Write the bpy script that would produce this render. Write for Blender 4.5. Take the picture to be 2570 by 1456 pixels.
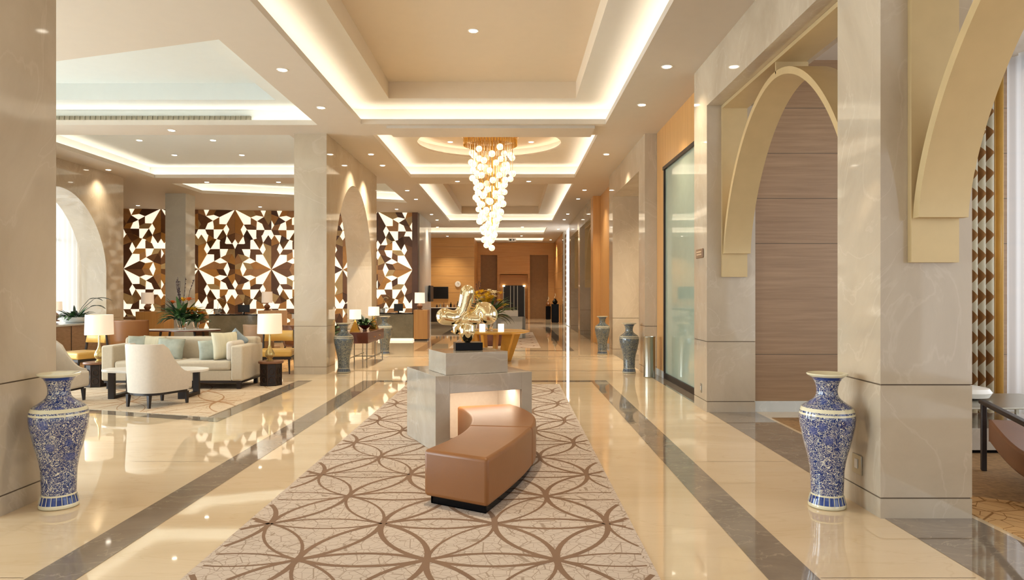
import bpy, bmesh, math, random
from mathutils import Vector, Matrix
from mathutils.geometry import tessellate_polygon
random.seed(7)
for o in list(bpy.data.objects): bpy.data.objects.remove(o)
C = bpy.context.scene.collection
S = bpy.context.scene
PI = math.pi
# ------------------------------------------------------------ camera, world, big lights
FX, U0, V0, H = 1800.0, 1286.0, 736.0, 1.55
cam = bpy.data.cameras.new('camera'); cam.sensor_width = 36; cam.lens = FX/2570*36
cam.shift_y = (V0-728)/2570; cam.shift_x = -(U0-1285)/2570; cam.clip_end = 200
co = bpy.data.objects.new('camera', cam); C.objects.link(co)
co.location = (0, 0, H); co.rotation_euler = (PI/2, 0, 0); S.camera = co
S.view_settings.view_transform = 'Standard'; S.view_settings.look = 'None'
S.view_settings.gamma = 1; S.view_settings.use_curve_mapping = False
S.view_settings.exposure = 0.24
w = bpy.data.worlds.new('sky'); S.world = w; w.use_nodes = True
bg = w.node_tree.nodes['Background']; bg.inputs[0].default_value = (.93, .96, 1, 1); bg.inputs[1].default_value = 1.15
def area(name, loc, rot, sx, sy, power, col):
    l = bpy.data.lights.new(name, 'AREA'); l.shape = 'RECTANGLE'; l.size = sx; l.size_y = sy
    l.energy = power; l.color = col
    o = bpy.data.objects.new(name, l); C.objects.link(o); o.location = loc; o.rotation_euler = rot
    return o
area('daylight_left', (-12.4, 7.0, 2.4), (0, -PI/2, 0), 4.6, 13, 2500, (.78, .92, 1))
area('daylight_left_arch', (-12.4, 16.6, 2.4), (0, -PI/2, 0), 4.4, 4.6, 110, (.84, .95, 1))
area('daylight_right', (7.0, 3.4, 2.4), (0, PI/2, 0), 4.4, 11.6, 150, (.93, .97, 1))
area('daylight_back', (-2, -6.6, 2.5), (PI/2, 0, PI), 16, 4.2, 90, (1, .97, .93))
area('daylight_far', (3.4, 33.6, 2.3), (0, PI/2, 0), 4.0, 2.6, 130, (.93, .97, 1))
def X(u, Y): return (u-U0)*Y/FX
def Z(v, Y): return H+(V0-v)*Y/FX
def FY(v): return H*FX/(v-V0)
# ------------------------------------------------------------ materials
def newmat(name):
    m = bpy.data.materials.new(name); m.use_nodes = True
    return m, m.node_tree.nodes, m.node_tree.links, m.node_tree.nodes['Principled BSDF']
def c4(c): return (c[0], c[1], c[2], 1)
def srgb(r, g, b):
    f = lambda x: (x/255/12.92 if x/255 <= .04045 else ((x/255+.055)/1.055)**2.4)
    return (f(r), f(g), f(b))
def ramp(N, stops, interp='LINEAR'):
    r = N.new('ShaderNodeValToRGB'); r.color_ramp.interpolation = interp
    e = r.color_ramp.elements
    while len(e) < len(stops): e.new(.5)
    for i, (p, c) in enumerate(stops): e[i].position = p; e[i].color = c4(c)
    return r
def pos(N, L, scale=(1, 1, 1), obj=False):
    mp = N.new('ShaderNodeMapping'); mp.inputs['Scale'].default_value = scale
    if obj:
        t = N.new('ShaderNodeTexCoord'); L.new(t.outputs['Object'], mp.inputs[0])
    else:
        g = N.new('ShaderNodeNewGeometry'); L.new(g.outputs['Position'], mp.inputs[0])
    return mp
def plain(name, col, rough=.5, metal=0, var=.08, scale=6, bump=0, coat=0, stretch=(1, 1, 1), obj=True, sheen=0):
    m, N, L, b = newmat(name)
    b.inputs['Roughness'].default_value = rough; b.inputs['Metallic'].default_value = metal
    if coat: b.inputs['Coat Weight'].default_value = coat; b.inputs['Coat Roughness'].default_value = .05
    if sheen: b.inputs['Sheen Weight'].default_value = sheen
    mp = pos(N, L, stretch, obj); n = N.new('ShaderNodeTexNoise'); n.inputs['Scale'].default_value = scale; n.inputs['Detail'].default_value = 4
    L.new(mp.outputs[0], n.inputs['Vector'])
    r = ramp(N, [(.3, [x*(1-var) for x in col]), (.7, [min(1, x*(1+var)) for x in col])])
    L.new(n.outputs[0], r.inputs[0]); L.new(r.outputs[0], b.inputs['Base Color'])
    if bump:
        bp = N.new('ShaderNodeBump'); bp.inputs['Strength'].default_value = bump; bp.inputs['Distance'].default_value = .01
        n2 = N.new('ShaderNodeTexNoise'); n2.inputs['Scale'].default_value = scale*12; L.new(mp.outputs[0], n2.inputs['Vector'])
        L.new(n2.outputs[0], bp.inputs['Height']); L.new(bp.outputs[0], b.inputs['Normal'])
    return m
def stone(name, c1, c2, vein, rough=.12, scale=.9, veinw=.5, spec=.5, stretch=(1, 1, 1)):
    m, N, L, b = newmat(name); b.inputs['Roughness'].default_value = rough; b.inputs['Specular IOR Level'].default_value = spec
    if spec > .6: b.inputs['IOR'].default_value = 1.7
    mp = pos(N, L, stretch)
    n = N.new('ShaderNodeTexNoise'); n.inputs['Scale'].default_value = scale; n.inputs['Detail'].default_value = 8; n.inputs['Roughness'].default_value = .62; n.inputs['Distortion'].default_value = .6
    L.new(mp.outputs[0], n.inputs['Vector'])
    r = ramp(N, [(.3, c1), (.7, c2)]); L.new(n.outputs[0], r.inputs[0])
    v = N.new('ShaderNodeTexNoise'); v.inputs['Scale'].default_value = scale*1.3; v.inputs['Detail'].default_value = 5; v.inputs['Distortion'].default_value = 1.4
    L.new(mp.outputs[0], v.inputs['Vector'])
    s = N.new('ShaderNodeMath'); s.operation = 'SUBTRACT'; s.inputs[1].default_value = .5; L.new(v.outputs[0], s.inputs[0])
    a = N.new('ShaderNodeMath'); a.operation = 'ABSOLUTE'; L.new(s.outputs[0], a.inputs[0])
    vr = ramp(N, [(0, (veinw,)*3), (.012, (0, 0, 0))]); L.new(a.outputs[0], vr.inputs[0])
    mx = N.new('ShaderNodeMixRGB'); L.new(vr.outputs[0], mx.inputs[0]); L.new(r.outputs[0], mx.inputs[1]); mx.inputs[2].default_value = c4(vein)
    L.new(mx.outputs[0], b.inputs['Base Color'])
    return m
def wood(name, c1, c2, rough=.4, axis='X', scale=1.0, coat=0):
    m, N, L, b = newmat(name); b.inputs['Roughness'].default_value = rough
    if coat: b.inputs['Coat Weight'].default_value = coat; b.inputs['Coat Roughness'].default_value = .08
    st = {'X': (.5, 4, 14), 'Z': (9, 9, .4), 'Y': (9, .5, 14)}[axis]
    mp = pos(N, L, st); n = N.new('ShaderNodeTexNoise'); n.inputs['Scale'].default_value = 1.6*scale; n.inputs['Detail'].default_value = 7; n.inputs['Roughness'].default_value = .65; n.inputs['Distortion'].default_value = .3
    L.new(mp.outputs[0], n.inputs['Vector'])
    r = ramp(N, [(.28, c1), (.72, c2)]); L.new(n.outputs[0], r.inputs[0]); L.new(r.outputs[0], b.inputs['Base Color'])
    return m
def emit(name, col, s):
    m, N, L, b = newmat(name); b.inputs['Base Color'].default_value = c4(col)
    b.inputs['Emission Color'].default_value = c4(col); b.inputs['Emission Strength'].default_value = s
    n = N.new('ShaderNodeTexNoise'); n.inputs['Scale'].default_value = 3
    r = ramp(N, [(0, [x*.96 for x in col]), (1, col)]); L.new(n.outputs[0], r.inputs[0]); L.new(r.outputs[0], b.inputs['Emission Color'])
    return m
M = {}
M['floor'] = stone('cream_marble', srgb(218, 194, 158), srgb(232, 210, 178), srgb(196, 166, 126), rough=.03, scale=.8, veinw=.2, stretch=(.5, 2, 1), spec=.7)
M['inlay'] = stone('grey_brown_marble', srgb(124, 112, 98), srgb(150, 136, 120), srgb(190, 176, 156), rough=.04, scale=1.6, veinw=.4, stretch=(1, 1.6, 1), spec=.7)
M['joint'] = plain('floor_joint', srgb(120, 96, 66), .3)
M['stone'] = stone('beige_wall_marble', srgb(178, 162, 140), srgb(204, 190, 168), srgb(222, 210, 192), rough=.05, scale=.8, veinw=.2, stretch=(1, 1, .7))
M['groove'] = plain('stone_groove', srgb(110, 92, 72), .6)
M['pale'] = stone('pale_marble', srgb(204, 208, 206), srgb(222, 226, 224), srgb(236, 238, 236), rough=.09, scale=.8, veinw=.3)
M['block'] = stone('grey_beige_block_marble', srgb(164, 152, 136), srgb(188, 178, 164), srgb(222, 212, 196), rough=.05, scale=1.4, veinw=.18)
M['green'] = stone('dark_green_marble', srgb(126, 120, 102), srgb(156, 150, 130), srgb(170, 160, 136), rough=.1, scale=1.8, veinw=.5)
M['ceil'] = plain('shaded_soffit_tone', srgb(204, 193, 178), .6, var=.01)  # soffit copy of the ceiling colour, its dimmer light painted in as darker greige
M['ceilw'] = plain('daylit_recess_tone', srgb(216, 220, 216), .6, var=.01)  # lounge recess copy, bounced cool daylight put into the colour
M['ceilc'] = plain('warmlit_recess_tone', srgb(224, 206, 180), .6, var=.01); M['ceili'] = plain('lit_cove_tone', srgb(224, 218, 207), .6, var=.01)  # hall recess and cove copies, their warm and brighter light put into the colour
M['wood'] = wood('honey_oak_veneer', srgb(198, 146, 84), srgb(216, 168, 106), .35, 'X')
M['woodv'] = wood('honey_oak_veneer_upright', srgb(198, 146, 84), srgb(216, 168, 106), .3, 'Z')
M['oak'] = wood('brown_oak_veneer', srgb(142, 112, 82), srgb(170, 138, 106), .4, 'X', 1.2)
M['taupe'] = plain('taupe_panel', srgb(150, 116, 82), .5)
M['dark'] = plain('dark_stained_wood', srgb(34, 22, 17), .45, var=.2, stretch=(1, 1, .1), scale=20)
M['black'] = plain('black_lacquer', srgb(14, 13, 14), .2)
M['black'].node_tree.nodes['Principled BSDF'].inputs['Specular IOR Level'].default_value = .12
M['gold'] = plain('champagne_metal', srgb(204, 180, 134), .45, metal=.3, var=.03)
M['chrome'] = plain('gold_chrome', (.92, .78, .50), .03, metal=1, var=.01)
M['brass'] = plain('polished_brass', srgb(214, 172, 90), .18, metal=1, var=.03)
M['steel'] = plain('brushed_steel', srgb(170, 166, 152), .3, metal=1, var=.05, stretch=(20, 20, 1))
M['leather'] = plain('tan_leather', srgb(138, 88, 44), .38, var=.05, scale=3, bump=.05)
M['leather2'] = plain('brown_leather', srgb(126, 84, 56), .4, var=.07, bump=.05)
M['goldleather'] = plain('mustard_leather', srgb(204, 160, 82), .35, var=.05, bump=.05)
M['fabric'] = plain('beige_linen', srgb(198, 184, 160), .9, var=.04, scale=30, bump=.2, sheen=.2)
M['fabric2'] = plain('pale_cream_fabric', srgb(212, 200, 184), .85, var=.03, scale=30, bump=.15, sheen=.2)
M['cushion_sage'] = plain('sage_print_fabric', srgb(168, 172, 158), .85, var=.16, scale=9)
M['cushion_cream'] = plain('cream_stripe_fabric', srgb(212, 204, 176), .85, var=.06, stretch=(14, 1, 1), scale=3)
M['white'] = plain('white_lacquer', srgb(236, 232, 224), .25, var=.02)
M['bronze'] = plain('carved_bronze', srgb(66, 46, 34), .35, metal=.4, var=.3, scale=14, bump=.6)
M['shade'] = None
M['leaf'] = plain('leaf_green', srgb(62, 96, 50), .45, var=.4, scale=9)
M['darkleaf'] = plain('dark_leaf', srgb(30, 48, 34), .4, var=.3, scale=9)
M['yellow'] = plain('yellow_petal', srgb(232, 190, 40), .6, var=.15)
M['orange'] = plain('orange_petal', srgb(222, 120, 50), .6, var=.15)
M['petal'] = plain('cream_petal', srgb(240, 228, 196), .6, var=.05)
M['twig'] = plain('dark_twig', srgb(58, 44, 50), .7)
M['screen'] = plain('black_screen', srgb(14, 12, 12), .35)
M['burgundy'] = plain('burgundy_glaze', srgb(70, 22, 24), .12, coat=.6)
M['lacquerbrown'] = plain('mahogany_lacquer', srgb(98, 54, 40), .2, coat=.4, var=.12)
M['frost'] = plain('frosted_green_glass', srgb(166, 180, 164), .02, var=.02, coat=.2)
M['grille'] = plain('grey_grille', srgb(120, 116, 100), .6)
M['led'] = emit('cove_led', (1, .92, .79), 12)
M['nicheled'] = emit('niche_led', (1, .86, .68), 13)
M['globe'] = emit('glass_globe_lit', (1, .88, .66), 1.6)
gn_ = M['globe'].node_tree; nz_ = [x for x in gn_.nodes if x.type == 'TEX_NOISE'][0]; nz_.inputs['Scale'].default_value = 14
rr_ = [x for x in gn_.nodes if x.type == 'VALTORGB'][0]; rr_.color_ramp.elements[0].position = .38; rr_.color_ramp.elements[0].color = (.55, .36, .18, 1); rr_.color_ramp.elements[1].position = .62
tcg = gn_.nodes.new('ShaderNodeTexCoord'); gn_.links.new(tcg.outputs['Object'], nz_.inputs['Vector'])
M['lens'] = emit('downlight_lens', (1, .9, .74), 9)
M['pane'] = emit('backlit_pane', (1, .89, .70), .85)
M['shade'] = emit('lit_lamp_shade', (1, .86, .70), .24)
M['shade'].node_tree.nodes['Principled BSDF'].inputs['Roughness'].default_value = .9
M['shade2'] = emit('bright_lamp_shade', (1, .9, .72), .7)
M['candle'] = emit('lit_candle_glass', (1, .9, .72), 1.1)
M['browns'] = [plain('mosaic_umber', srgb(96, 66, 50), .3, var=.1), plain('mosaic_walnut', srgb(128, 92, 66), .3, var=.1),
               plain('mosaic_tan', srgb(196, 146, 84), .3, var=.08), plain('mosaic_oak', srgb(184, 142, 100), .3, var=.08), plain('mosaic_khaki', srgb(196, 172, 128), .3, var=.08)]
def sheer():
    m, N, L, b = newmat('white_sheer')
    t = N.new('ShaderNodeBsdfTranslucent'); t.inputs[0].default_value = (.95, .95, .95, 1)
    tr = N.new('ShaderNodeBsdfTransparent'); mx = N.new('ShaderNodeMixShader'); mx.inputs[0].default_value = .45
    L.new(t.outputs[0], mx.inputs[1]); L.new(tr.outputs[0], mx.inputs[2]); L.new(mx.outputs[0], N['Material Output'].inputs[0])
    n = N.new('ShaderNodeTexNoise'); n.inputs['Scale'].default_value = 2; mp = pos(N, L, (1, 9, .1)); L.new(mp.outputs[0], n.inputs['Vector'])
    r = ramp(N, [(0, (.7, .72, .74)), (1, (1, 1, 1))]); L.new(n.outputs[0], r.inputs[0]); L.new(r.outputs[0], t.inputs[0])
    return m
M['sheer'] = sheer()
def glass(name, col=(1, 1, 1), rough=0):
    m, N, L, b = newmat(name); b.inputs['Base Color'].default_value = c4(col); b.inputs['Transmission Weight'].default_value = 1
    b.inputs['Roughness'].default_value = rough; b.inputs['IOR'].default_value = 1.2
    return m
M['glass'] = glass('clear_glass'); M['amber'] = glass('amber_glass', (1, .86, .55))
def porcelain(name, dark, light, k=30):
    m, N, L, b = newmat(name); b.inputs['Roughness'].default_value = .08; b.inputs['Coat Weight'].default_value = .5
    mp = pos(N, L, (1, 1, 1), True)
    n = N.new('ShaderNodeTexNoise'); n.inputs['Scale'].default_value = k; n.inputs['Detail'].default_value = 1.5; n.inputs['Distortion'].default_value = 2.2
    L.new(mp.outputs[0], n.inputs['Vector'])
    s = N.new('ShaderNodeMath'); s.operation = 'SUBTRACT'; s.inputs[1].default_value = .5; L.new(n.outputs[0], s.inputs[0])
    a = N.new('ShaderNodeMath'); a.operation = 'ABSOLUTE'; L.new(s.outputs[0], a.inputs[0])
    r = ramp(N, [(0, light), (.026, light), (.04, dark)]); L.new(a.outputs[0], r.inputs[0])
    v = N.new('ShaderNodeTexVoronoi'); v.inputs['Scale'].default_value = 8.5; L.new(mp.outputs[0], v.inputs['Vector'])
    vr = ramp(N, [(.0, (.75,)*3), (.26, (.6,)*3), (.32, (0, 0, 0))]); L.new(v.outputs['Distance'], vr.inputs[0])
    mx = N.new('ShaderNodeMixRGB'); L.new(vr.outputs[0], mx.inputs[0]); L.new(r.outputs[0], mx.inputs[1]); mx.inputs[2].default_value = c4([x*1.7+.02 for x in dark])
    L.new(mx.outputs[0], b.inputs['Base Color'])
    return m
BLUE = srgb(38, 66, 138); WHT = srgb(226, 224, 208)
M['vpat'] = porcelain('blue_scroll_porcelain', srgb(30, 50, 110), WHT, 36)
M['vblue'] = plain('cobalt_glaze', BLUE, .08, coat=.5, var=.15, scale=20)
M['vwhite'] = plain('white_glaze', srgb(228, 222, 192), .1, coat=.4)
M['vpat2'] = porcelain('teal_scroll_porcelain', srgb(52, 66, 80), srgb(168, 168, 148), 40)
M['vblue2'] = plain('slate_glaze', srgb(62, 78, 100), .1, coat=.4)
M['vwhite2'] = plain('grey_glaze', srgb(176, 170, 150), .12, coat=.4)
def carpetmat(name, base, line, k=5.5):
    m, N, L, b = newmat(name); b.inputs['Roughness'].default_value = .95; b.inputs['Specular IOR Level'].default_value = .1
    mp = pos(N, L); v = N.new('ShaderNodeTexVoronoi'); v.feature = 'DISTANCE_TO_EDGE'; v.inputs['Scale'].default_value = k
    L.new(mp.outputs[0], v.inputs['Vector'])
    v2 = N.new('ShaderNodeTexVoronoi'); v2.feature = 'DISTANCE_TO_EDGE'; v2.inputs['Scale'].default_value = k*2.1; L.new(mp.outputs[0], v2.inputs['Vector'])
    mn = N.new('ShaderNodeMath'); mn.operation = 'MINIMUM'; L.new(v.outputs['Distance'], mn.inputs[0]); L.new(v2.outputs['Distance'], mn.inputs[1])
    r = ramp(N, [(0, line), (.012, line), (.026, base)]); L.new(mn.outputs[0], r.inputs[0])
    n = N.new('ShaderNodeTexNoise'); n.inputs['Scale'].default_value = 1.2; L.new(mp.outputs[0], n.inputs['Vector'])
    mx = N.new('ShaderNodeMixRGB'); mx.blend_type = 'MULTIPLY'; mx.inputs[0].default_value = 1; r2 = ramp(N, [(.3, (.93,)*3), (.7, (1, 1, 1))])
    L.new(n.outputs[0], r2.inputs[0]); L.new(r.outputs[0], mx.inputs[1]); L.new(r2.outputs[0], mx.inputs[2]); L.new(mx.outputs[0], b.inputs['Base Color'])
    bp = N.new('ShaderNodeBump'); bp.inputs['Strength'].default_value = .3; n3 = N.new('ShaderNodeTexNoise'); n3.inputs['Scale'].default_value = 300
    L.new(mp.outputs[0], n3.inputs['Vector']); L.new(n3.outputs[0], bp.inputs['Height']); L.new(bp.outputs[0], b.inputs['Normal'])
    return m
M['carpet'] = carpetmat('blush_beige_carpet', srgb(208, 192, 177), srgb(170, 150, 132), 7.5)
M['ring'] = plain('brown_carpet_ring', srgb(136, 106, 82), .95, var=.05, scale=3)
M['carpet_lounge'] = carpetmat('cream_lounge_carpet', srgb(212, 192, 166), srgb(196, 172, 144), 3)
M['ringl'] = plain('tan_carpet_ring', srgb(168, 128, 90), .95, var=.05, scale=3)
M['carpet_side'] = carpetmat('amber_side_carpet', srgb(206, 164, 112), srgb(146, 106, 62), 3.2)
M['carpet_brown'] = plain('mottled_brown_carpet', srgb(150, 116, 76), .95, var=.22, scale=22)
def curtainmat():
    m, N, L, b = newmat('ogee_print_fabric'); b.inputs['Roughness'].default_value = .8
    g = N.new('ShaderNodeNewGeometry'); s = N.new('ShaderNodeSeparateXYZ'); L.new(g.outputs['Position'], s.inputs[0])
    def sn(out, k, ph):
        a = N.new('ShaderNodeMath'); a.operation = 'MULTIPLY_ADD'; a.inputs[1].default_value = k; a.inputs[2].default_value = ph; L.new(out, a.inputs[0])
        q = N.new('ShaderNodeMath'); q.operation = 'SINE'; L.new(a.outputs[0], q.inputs[0]); return q
    p = N.new('ShaderNodeMath'); p.operation = 'ADD'; L.new(sn(s.outputs[0], 62, 0).outputs[0], p.inputs[0]); L.new(sn(s.outputs[2], 24, 0).outputs[0], p.inputs[1])
    r = ramp(N, [(0, srgb(146, 104, 58)), (.56, srgb(146, 104, 58)), (.6, srgb(214, 208, 188))]); ad = N.new('ShaderNodeMath'); ad.inputs[1].default_value = .5
    L.new(p.outputs[0], ad.inputs[0]); L.new(ad.outputs[0], r.inputs[0]); L.new(r.outputs[0], b.inputs['Base Color'])
    return m
M['ogee'] = curtainmat()
# ------------------------------------------------------------ mesh builder
class MB:
    def __init__(s): s.v = []; s.f = []; s.m = []; s.T = None
    def add(s, vs, fs, mi=0):
        b = len(s.v)
        for p in vs:
            p = Vector(p)
            if s.T is not None: p = s.T @ p
            s.v.append(p)
        for f in fs: s.f.append([b+i for i in f]); s.m.append(mi)
    def box(s, x0, y0, z0, x1, y1, z1, mi=0):
        s.add([(x0, y0, z0), (x1, y0, z0), (x1, y1, z0), (x0, y1, z0), (x0, y0, z1), (x1, y0, z1), (x1, y1, z1), (x0, y1, z1)],
              [(0, 3, 2, 1), (4, 5, 6, 7), (0, 1, 5, 4), (1, 2, 6, 5), (2, 3, 7, 6), (3, 0, 4, 7)], mi)
        return s
    def prism(s, poly, z0, z1, mi=0):
        n = len(poly)
        s.add([(p[0], p[1], z0) for p in poly]+[(p[0], p[1], z1) for p in poly],
              [tuple(range(n))[::-1], tuple(range(n, 2*n))]+[(i, (i+1) % n, n+(i+1) % n, n+i) for i in range(n)], mi)
        return s
    def lathe(s, prof, c=(0, 0, 0), seg=32, mi=0, mfn=None):
        vs = []; fs = []; n = len(prof)
        for r, z in prof:
            for k in range(seg):
                a = 2*PI*k/seg; vs.append((c[0]+r*math.cos(a), c[1]+r*math.sin(a), c[2]+z))
        b = len(s.v); s.add(vs, [])
        for i in range(n-1):
            for k in range(seg):
                s.f.append([b+i*seg+k, b+i*seg+(k+1) % seg, b+(i+1)*seg+(k+1) % seg, b+(i+1)*seg+k])
                s.m.append(mfn((prof[i][1]+prof[i+1][1])/2) if mfn else mi)
        s.f.append([b+k for k in range(seg)][::-1]); s.m.append(mfn(prof[0][1]) if mfn else mi)
        s.f.append([b+(n-1)*seg+k for k in range(seg)]); s.m.append(mfn(prof[-1][1]) if mfn else mi)
        return s
    def cone(s, p0, p1, r0, r1, seg=12, mi=0):
        p0 = Vector(p0); p1 = Vector(p1); d = (p1-p0).normalized()
        a = d.orthogonal().normalized(); b2 = d.cross(a)
        vs = []
        for p, r in ((p0, r0), (p1, r1)):
            for k in range(seg):
                t = 2*PI*k/seg; vs.append(p+a*r*math.cos(t)+b2*r*math.sin(t))
        s.add(vs, [(k, (k+1) % seg, seg+(k+1) % seg, seg+k) for k in range(seg)]+[tuple(range(seg))[::-1], tuple(range(seg, 2*seg))], mi)
        return s
    def tube(s, pts, r, seg=8, mi=0):
        rr = r if isinstance(r, (list, tuple)) else [r]*len(pts)
        for i in range(len(pts)-1): s.cone(pts[i], pts[i+1], rr[i], rr[i+1], seg, mi)
        return s
    def ball(s, c, r, seg=16, rings=10, mi=0, sc=(1, 1, 1)):
        vs = []; fs = []
        for i in range(rings+1):
            t = PI*i/rings
            for k in range(seg):
                a = 2*PI*k/seg; vs.append((c[0]+r*sc[0]*math.sin(t)*math.cos(a), c[1]+r*sc[1]*math.sin(t)*math.sin(a), c[2]-r*sc[2]*math.cos(t)))
        for i in range(rings):
            for k in range(seg): fs.append((i*seg+k, i*seg+(k+1) % seg, (i+1)*seg+(k+1) % seg, (i+1)*seg+k))
        s.add(vs, fs, mi); return s
    def grid(s, rows, mi=0, close=False):
        n = len(rows[0]); vs = [p for r in rows for p in r]; fs = []
        for i in range(len(rows)-1):
            for k in range(n if close else n-1): fs.append((i*n+k, i*n+(k+1) % n, (i+1)*n+(k+1) % n, (i+1)*n+k))
        s.add(vs, fs, mi); return s
    def build(s, name, mats, parent=None, bevel=0, smooth=True, ang=35, seg=3, loc=None, merge=False):
        if not isinstance(mats, (list, tuple)): mats = [mats]
        me = bpy.data.meshes.new(name); me.from_pydata([tuple(p) for p in s.v], [], s.f)
        for m in mats: me.materials.append(m)
        for i, p in enumerate(me.polygons): p.material_index = s.m[i]; p.use_smooth = smooth
        me.validate()
        if merge:
            bm = bmesh.new(); bm.from_mesh(me); bmesh.ops.remove_doubles(bm, verts=bm.verts, dist=1e-5); bmesh.ops.recalc_face_normals(bm, faces=bm.faces); bm.to_mesh(me); bm.free()
        if smooth: me.set_sharp_from_angle(angle=math.radians(ang))
        o = bpy.data.objects.new(name, me); C.objects.link(o)
        if parent is not None: o.parent = parent
        if loc: o.location = loc
        if bevel:
            b = o.modifiers.new('bevel', 'BEVEL'); b.width = bevel; b.segments = seg; b.limit_method = 'ANGLE'; b.angle_limit = math.radians(50)
        return o
def tag(o, label, cat, group=None):
    o['label'] = label; o['category'] = cat
    if group: o['group'] = group
    return o
def thing(name, label, cat, loc=(0, 0, 0), rz=0, group=None):
    o = bpy.data.objects.new(name, None); C.objects.link(o); o.location = loc; o.rotation_euler = (0, 0, rz); o.empty_display_size = .2
    return tag(o, label, cat, group)
def dup(root, loc, rz, label, group=None):
    r = root.copy(); C.objects.link(r); r.location = loc; r.rotation_euler = (0, 0, rz); r['label'] = label
    if group: r['group'] = group
    for ch in list(root.children):
        c = ch.copy(); C.objects.link(c); c.parent = r
        for g in ch.children: d = g.copy(); C.objects.link(d); d.parent = c
    return r
def struct(o): o['kind'] = 'structure'; return o
def part(o, lab): o['label'] = lab; return o
XL, XR, ZC = -3.55, 2.53, 4.6
# ------------------------------------------------------------ floor
fl = MB()
fl.add([(-16, -7, 0), (8, -7, 0), (8, 46, 0), (-16, 46, 0)], [(0, 1, 2, 3)], 0)
def q(mb, x0, y0, x1, y1, z, mi): mb.add([(x0, y0, z), (x1, y0, z), (x1, y1, z), (x0, y1, z)], [(0, 1, 2, 3)], mi)
E = .0015
for x0, y0, x1, y1 in ((-2.64, -6, -2.36, 12.74), (1.385, -6, 1.665, 12.74), (-2.36, 12.5, 1.385, 12.74), (-2.64, 19.2, -2.36, 33), (1.385, 19.2, 1.665, 33),
                       (-2.36, 19.2, 1.385, 19.44), (2.56, -6, 3.17, 36), (-2.36, 32.7, 1.385, 33), (-2.64, 36.5, -1.6, 38.3), (.6, 36.5, 1.6, 38.3)):
    q(fl, x0, y0, x1, y1, E, 1)
SL = .33
def slant(x, off=0): return 8.62+(XL-x)*SL+off
fl.add([(XL, slant(XL), E), (XL, 12.74, E), (XL-.25, 12.74, E), (XL-.25, slant(XL-.25), E)], [(0, 1, 2, 3)], 1)
fl.add([(XL-.25, slant(XL-.25), E), (XL-.25, slant(XL-.25, .26), E), (-9.6, slant(-9.6, .26), E), (-9.6, slant(-9.6), E)], [(0, 1, 2, 3)], 1)
for y in (14.3, 17.5): q(fl, -3.5, y, 2.5, y+.035, E, 2)
for y in (1.2, 3.9, 6.6, 9.3): q(fl, 1.68, y, 2.52, y+.004, E, 2); q(fl, -3.5, y, -2.66, y+.004, E, 2)
struct(fl.build('floor', [M['floor'], M['inlay'], M['joint']], smooth=False))
# ------------------------------------------------------------ carpets with interlaced rings
def rings(mb, poly, z, x0, y0, a, mi, wmin=.012, wmax=.034):
    xs = [p[0] for p in poly]; ys = [p[1] for p in poly]
    def inside(p):
        c = False; n = len(poly)
        for i in range(n):
            (x1, y1), (x2, y2) = poly[i], poly[(i+1) % n]
            if (y1 > p[1]) != (y2 > p[1]) and p[0] < (x2-x1)*(p[1]-y1)/(y2-y1)+x1: c = not c
        return c
    h = a*math.sqrt(3)/2; kk = 0
    for j in range(int((min(ys)-y0)/h)-2, int((max(ys)-y0)/h)+3):
        for i in range(int((min(xs)-x0)/a)-3, int((max(xs)-x0)/a)+3):
            n0 = Vector((x0+a*i+(a/2 if j % 2 else 0), y0+h*j, 0))
            for ang in (0, 60, 120):
                d = Vector((math.cos(math.radians(ang)), math.sin(math.radians(ang)), 0)); nn = Vector((-d.y, d.x, 0))
                for sgn in (-1, 1):
                    c = n0+d*a/2-nn*sgn*h; prev = None; kk += 1
                    hv = 1 if (ang//60+i) % 3 != 1 else .6
                    for k in range(13):
                        t = -30+60*k/12; dr = d*math.sin(math.radians(t))+nn*sgn*math.cos(math.radians(t))
                        wd = (wmin+(wmax-wmin)*(abs(t)/30)**1.5)*hv
                        p = c+dr*a
                        cur = (c+dr*(a-wd/2*1.2), c+dr*(a+wd/2*1.2), inside(p))
                        if prev and prev[2] and cur[2]:
                            zz = z+.0004+.00002*(kk % 20)
                            mb.add([(prev[0].x, prev[0].y, zz), (prev[1].x, prev[1].y, zz), (cur[1].x, cur[1].y, zz), (cur[0].x, cur[0].y, zz)],
                                   [(0, 1, 2, 3) if sgn < 0 else (3, 2, 1, 0)], mi)
                        prev = cur
def carpet(name, poly, z, mats, x0, y0, a, label, **k):
    mb = MB(); mb.prism(poly, 0.0005, z, 0); rings(mb, poly, z, x0, y0, a, 1, **k)
    return tag(mb.build(name, mats, smooth=False), label, 'carpet')
carpet('runner_carpet', [(-1.79, .5), (.8, .5), (.8, 12.2), (-1.79, 12.2)], .006, [M['carpet'], M['ring']], -.495, 4.152, .752, 'long blush runner carpet with brown interlaced rings down the middle of the hall', wmin=.026, wmax=.036)
carpet('runner_carpet', [(-1.79, 20.3), (.8, 20.3), (.8, 28.4), (-1.79, 28.4)], .006, [M['carpet'], M['ring']], -.495, 20.4, .752, 'pale runner carpet far down the hall, beyond the round flower table')
carpet('lounge_carpet', [(XL-.25, slant(XL-.25, .26)), (XL-.25, 12.5), (-9.6, 12.5), (-9.6, slant(-9.6, .26))], .006, [M['carpet_lounge'], M['ringl']], -4.2, 10.2, 1.25, 'cream lounge carpet with tan rings under the sofa and coffee table', wmin=.012, wmax=.045)
carpet('lounge_carpet', [(-4.4, 14.2), (-4.4, 20.5), (-9.55, 20.5), (-9.55, 13.2), (-5.5, 13.2)], .006, [M['carpet_side'], M['ringl']], -4.2, 14.2, 1.25, 'amber patterned carpet under the mustard chairs behind the sofa')
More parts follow.
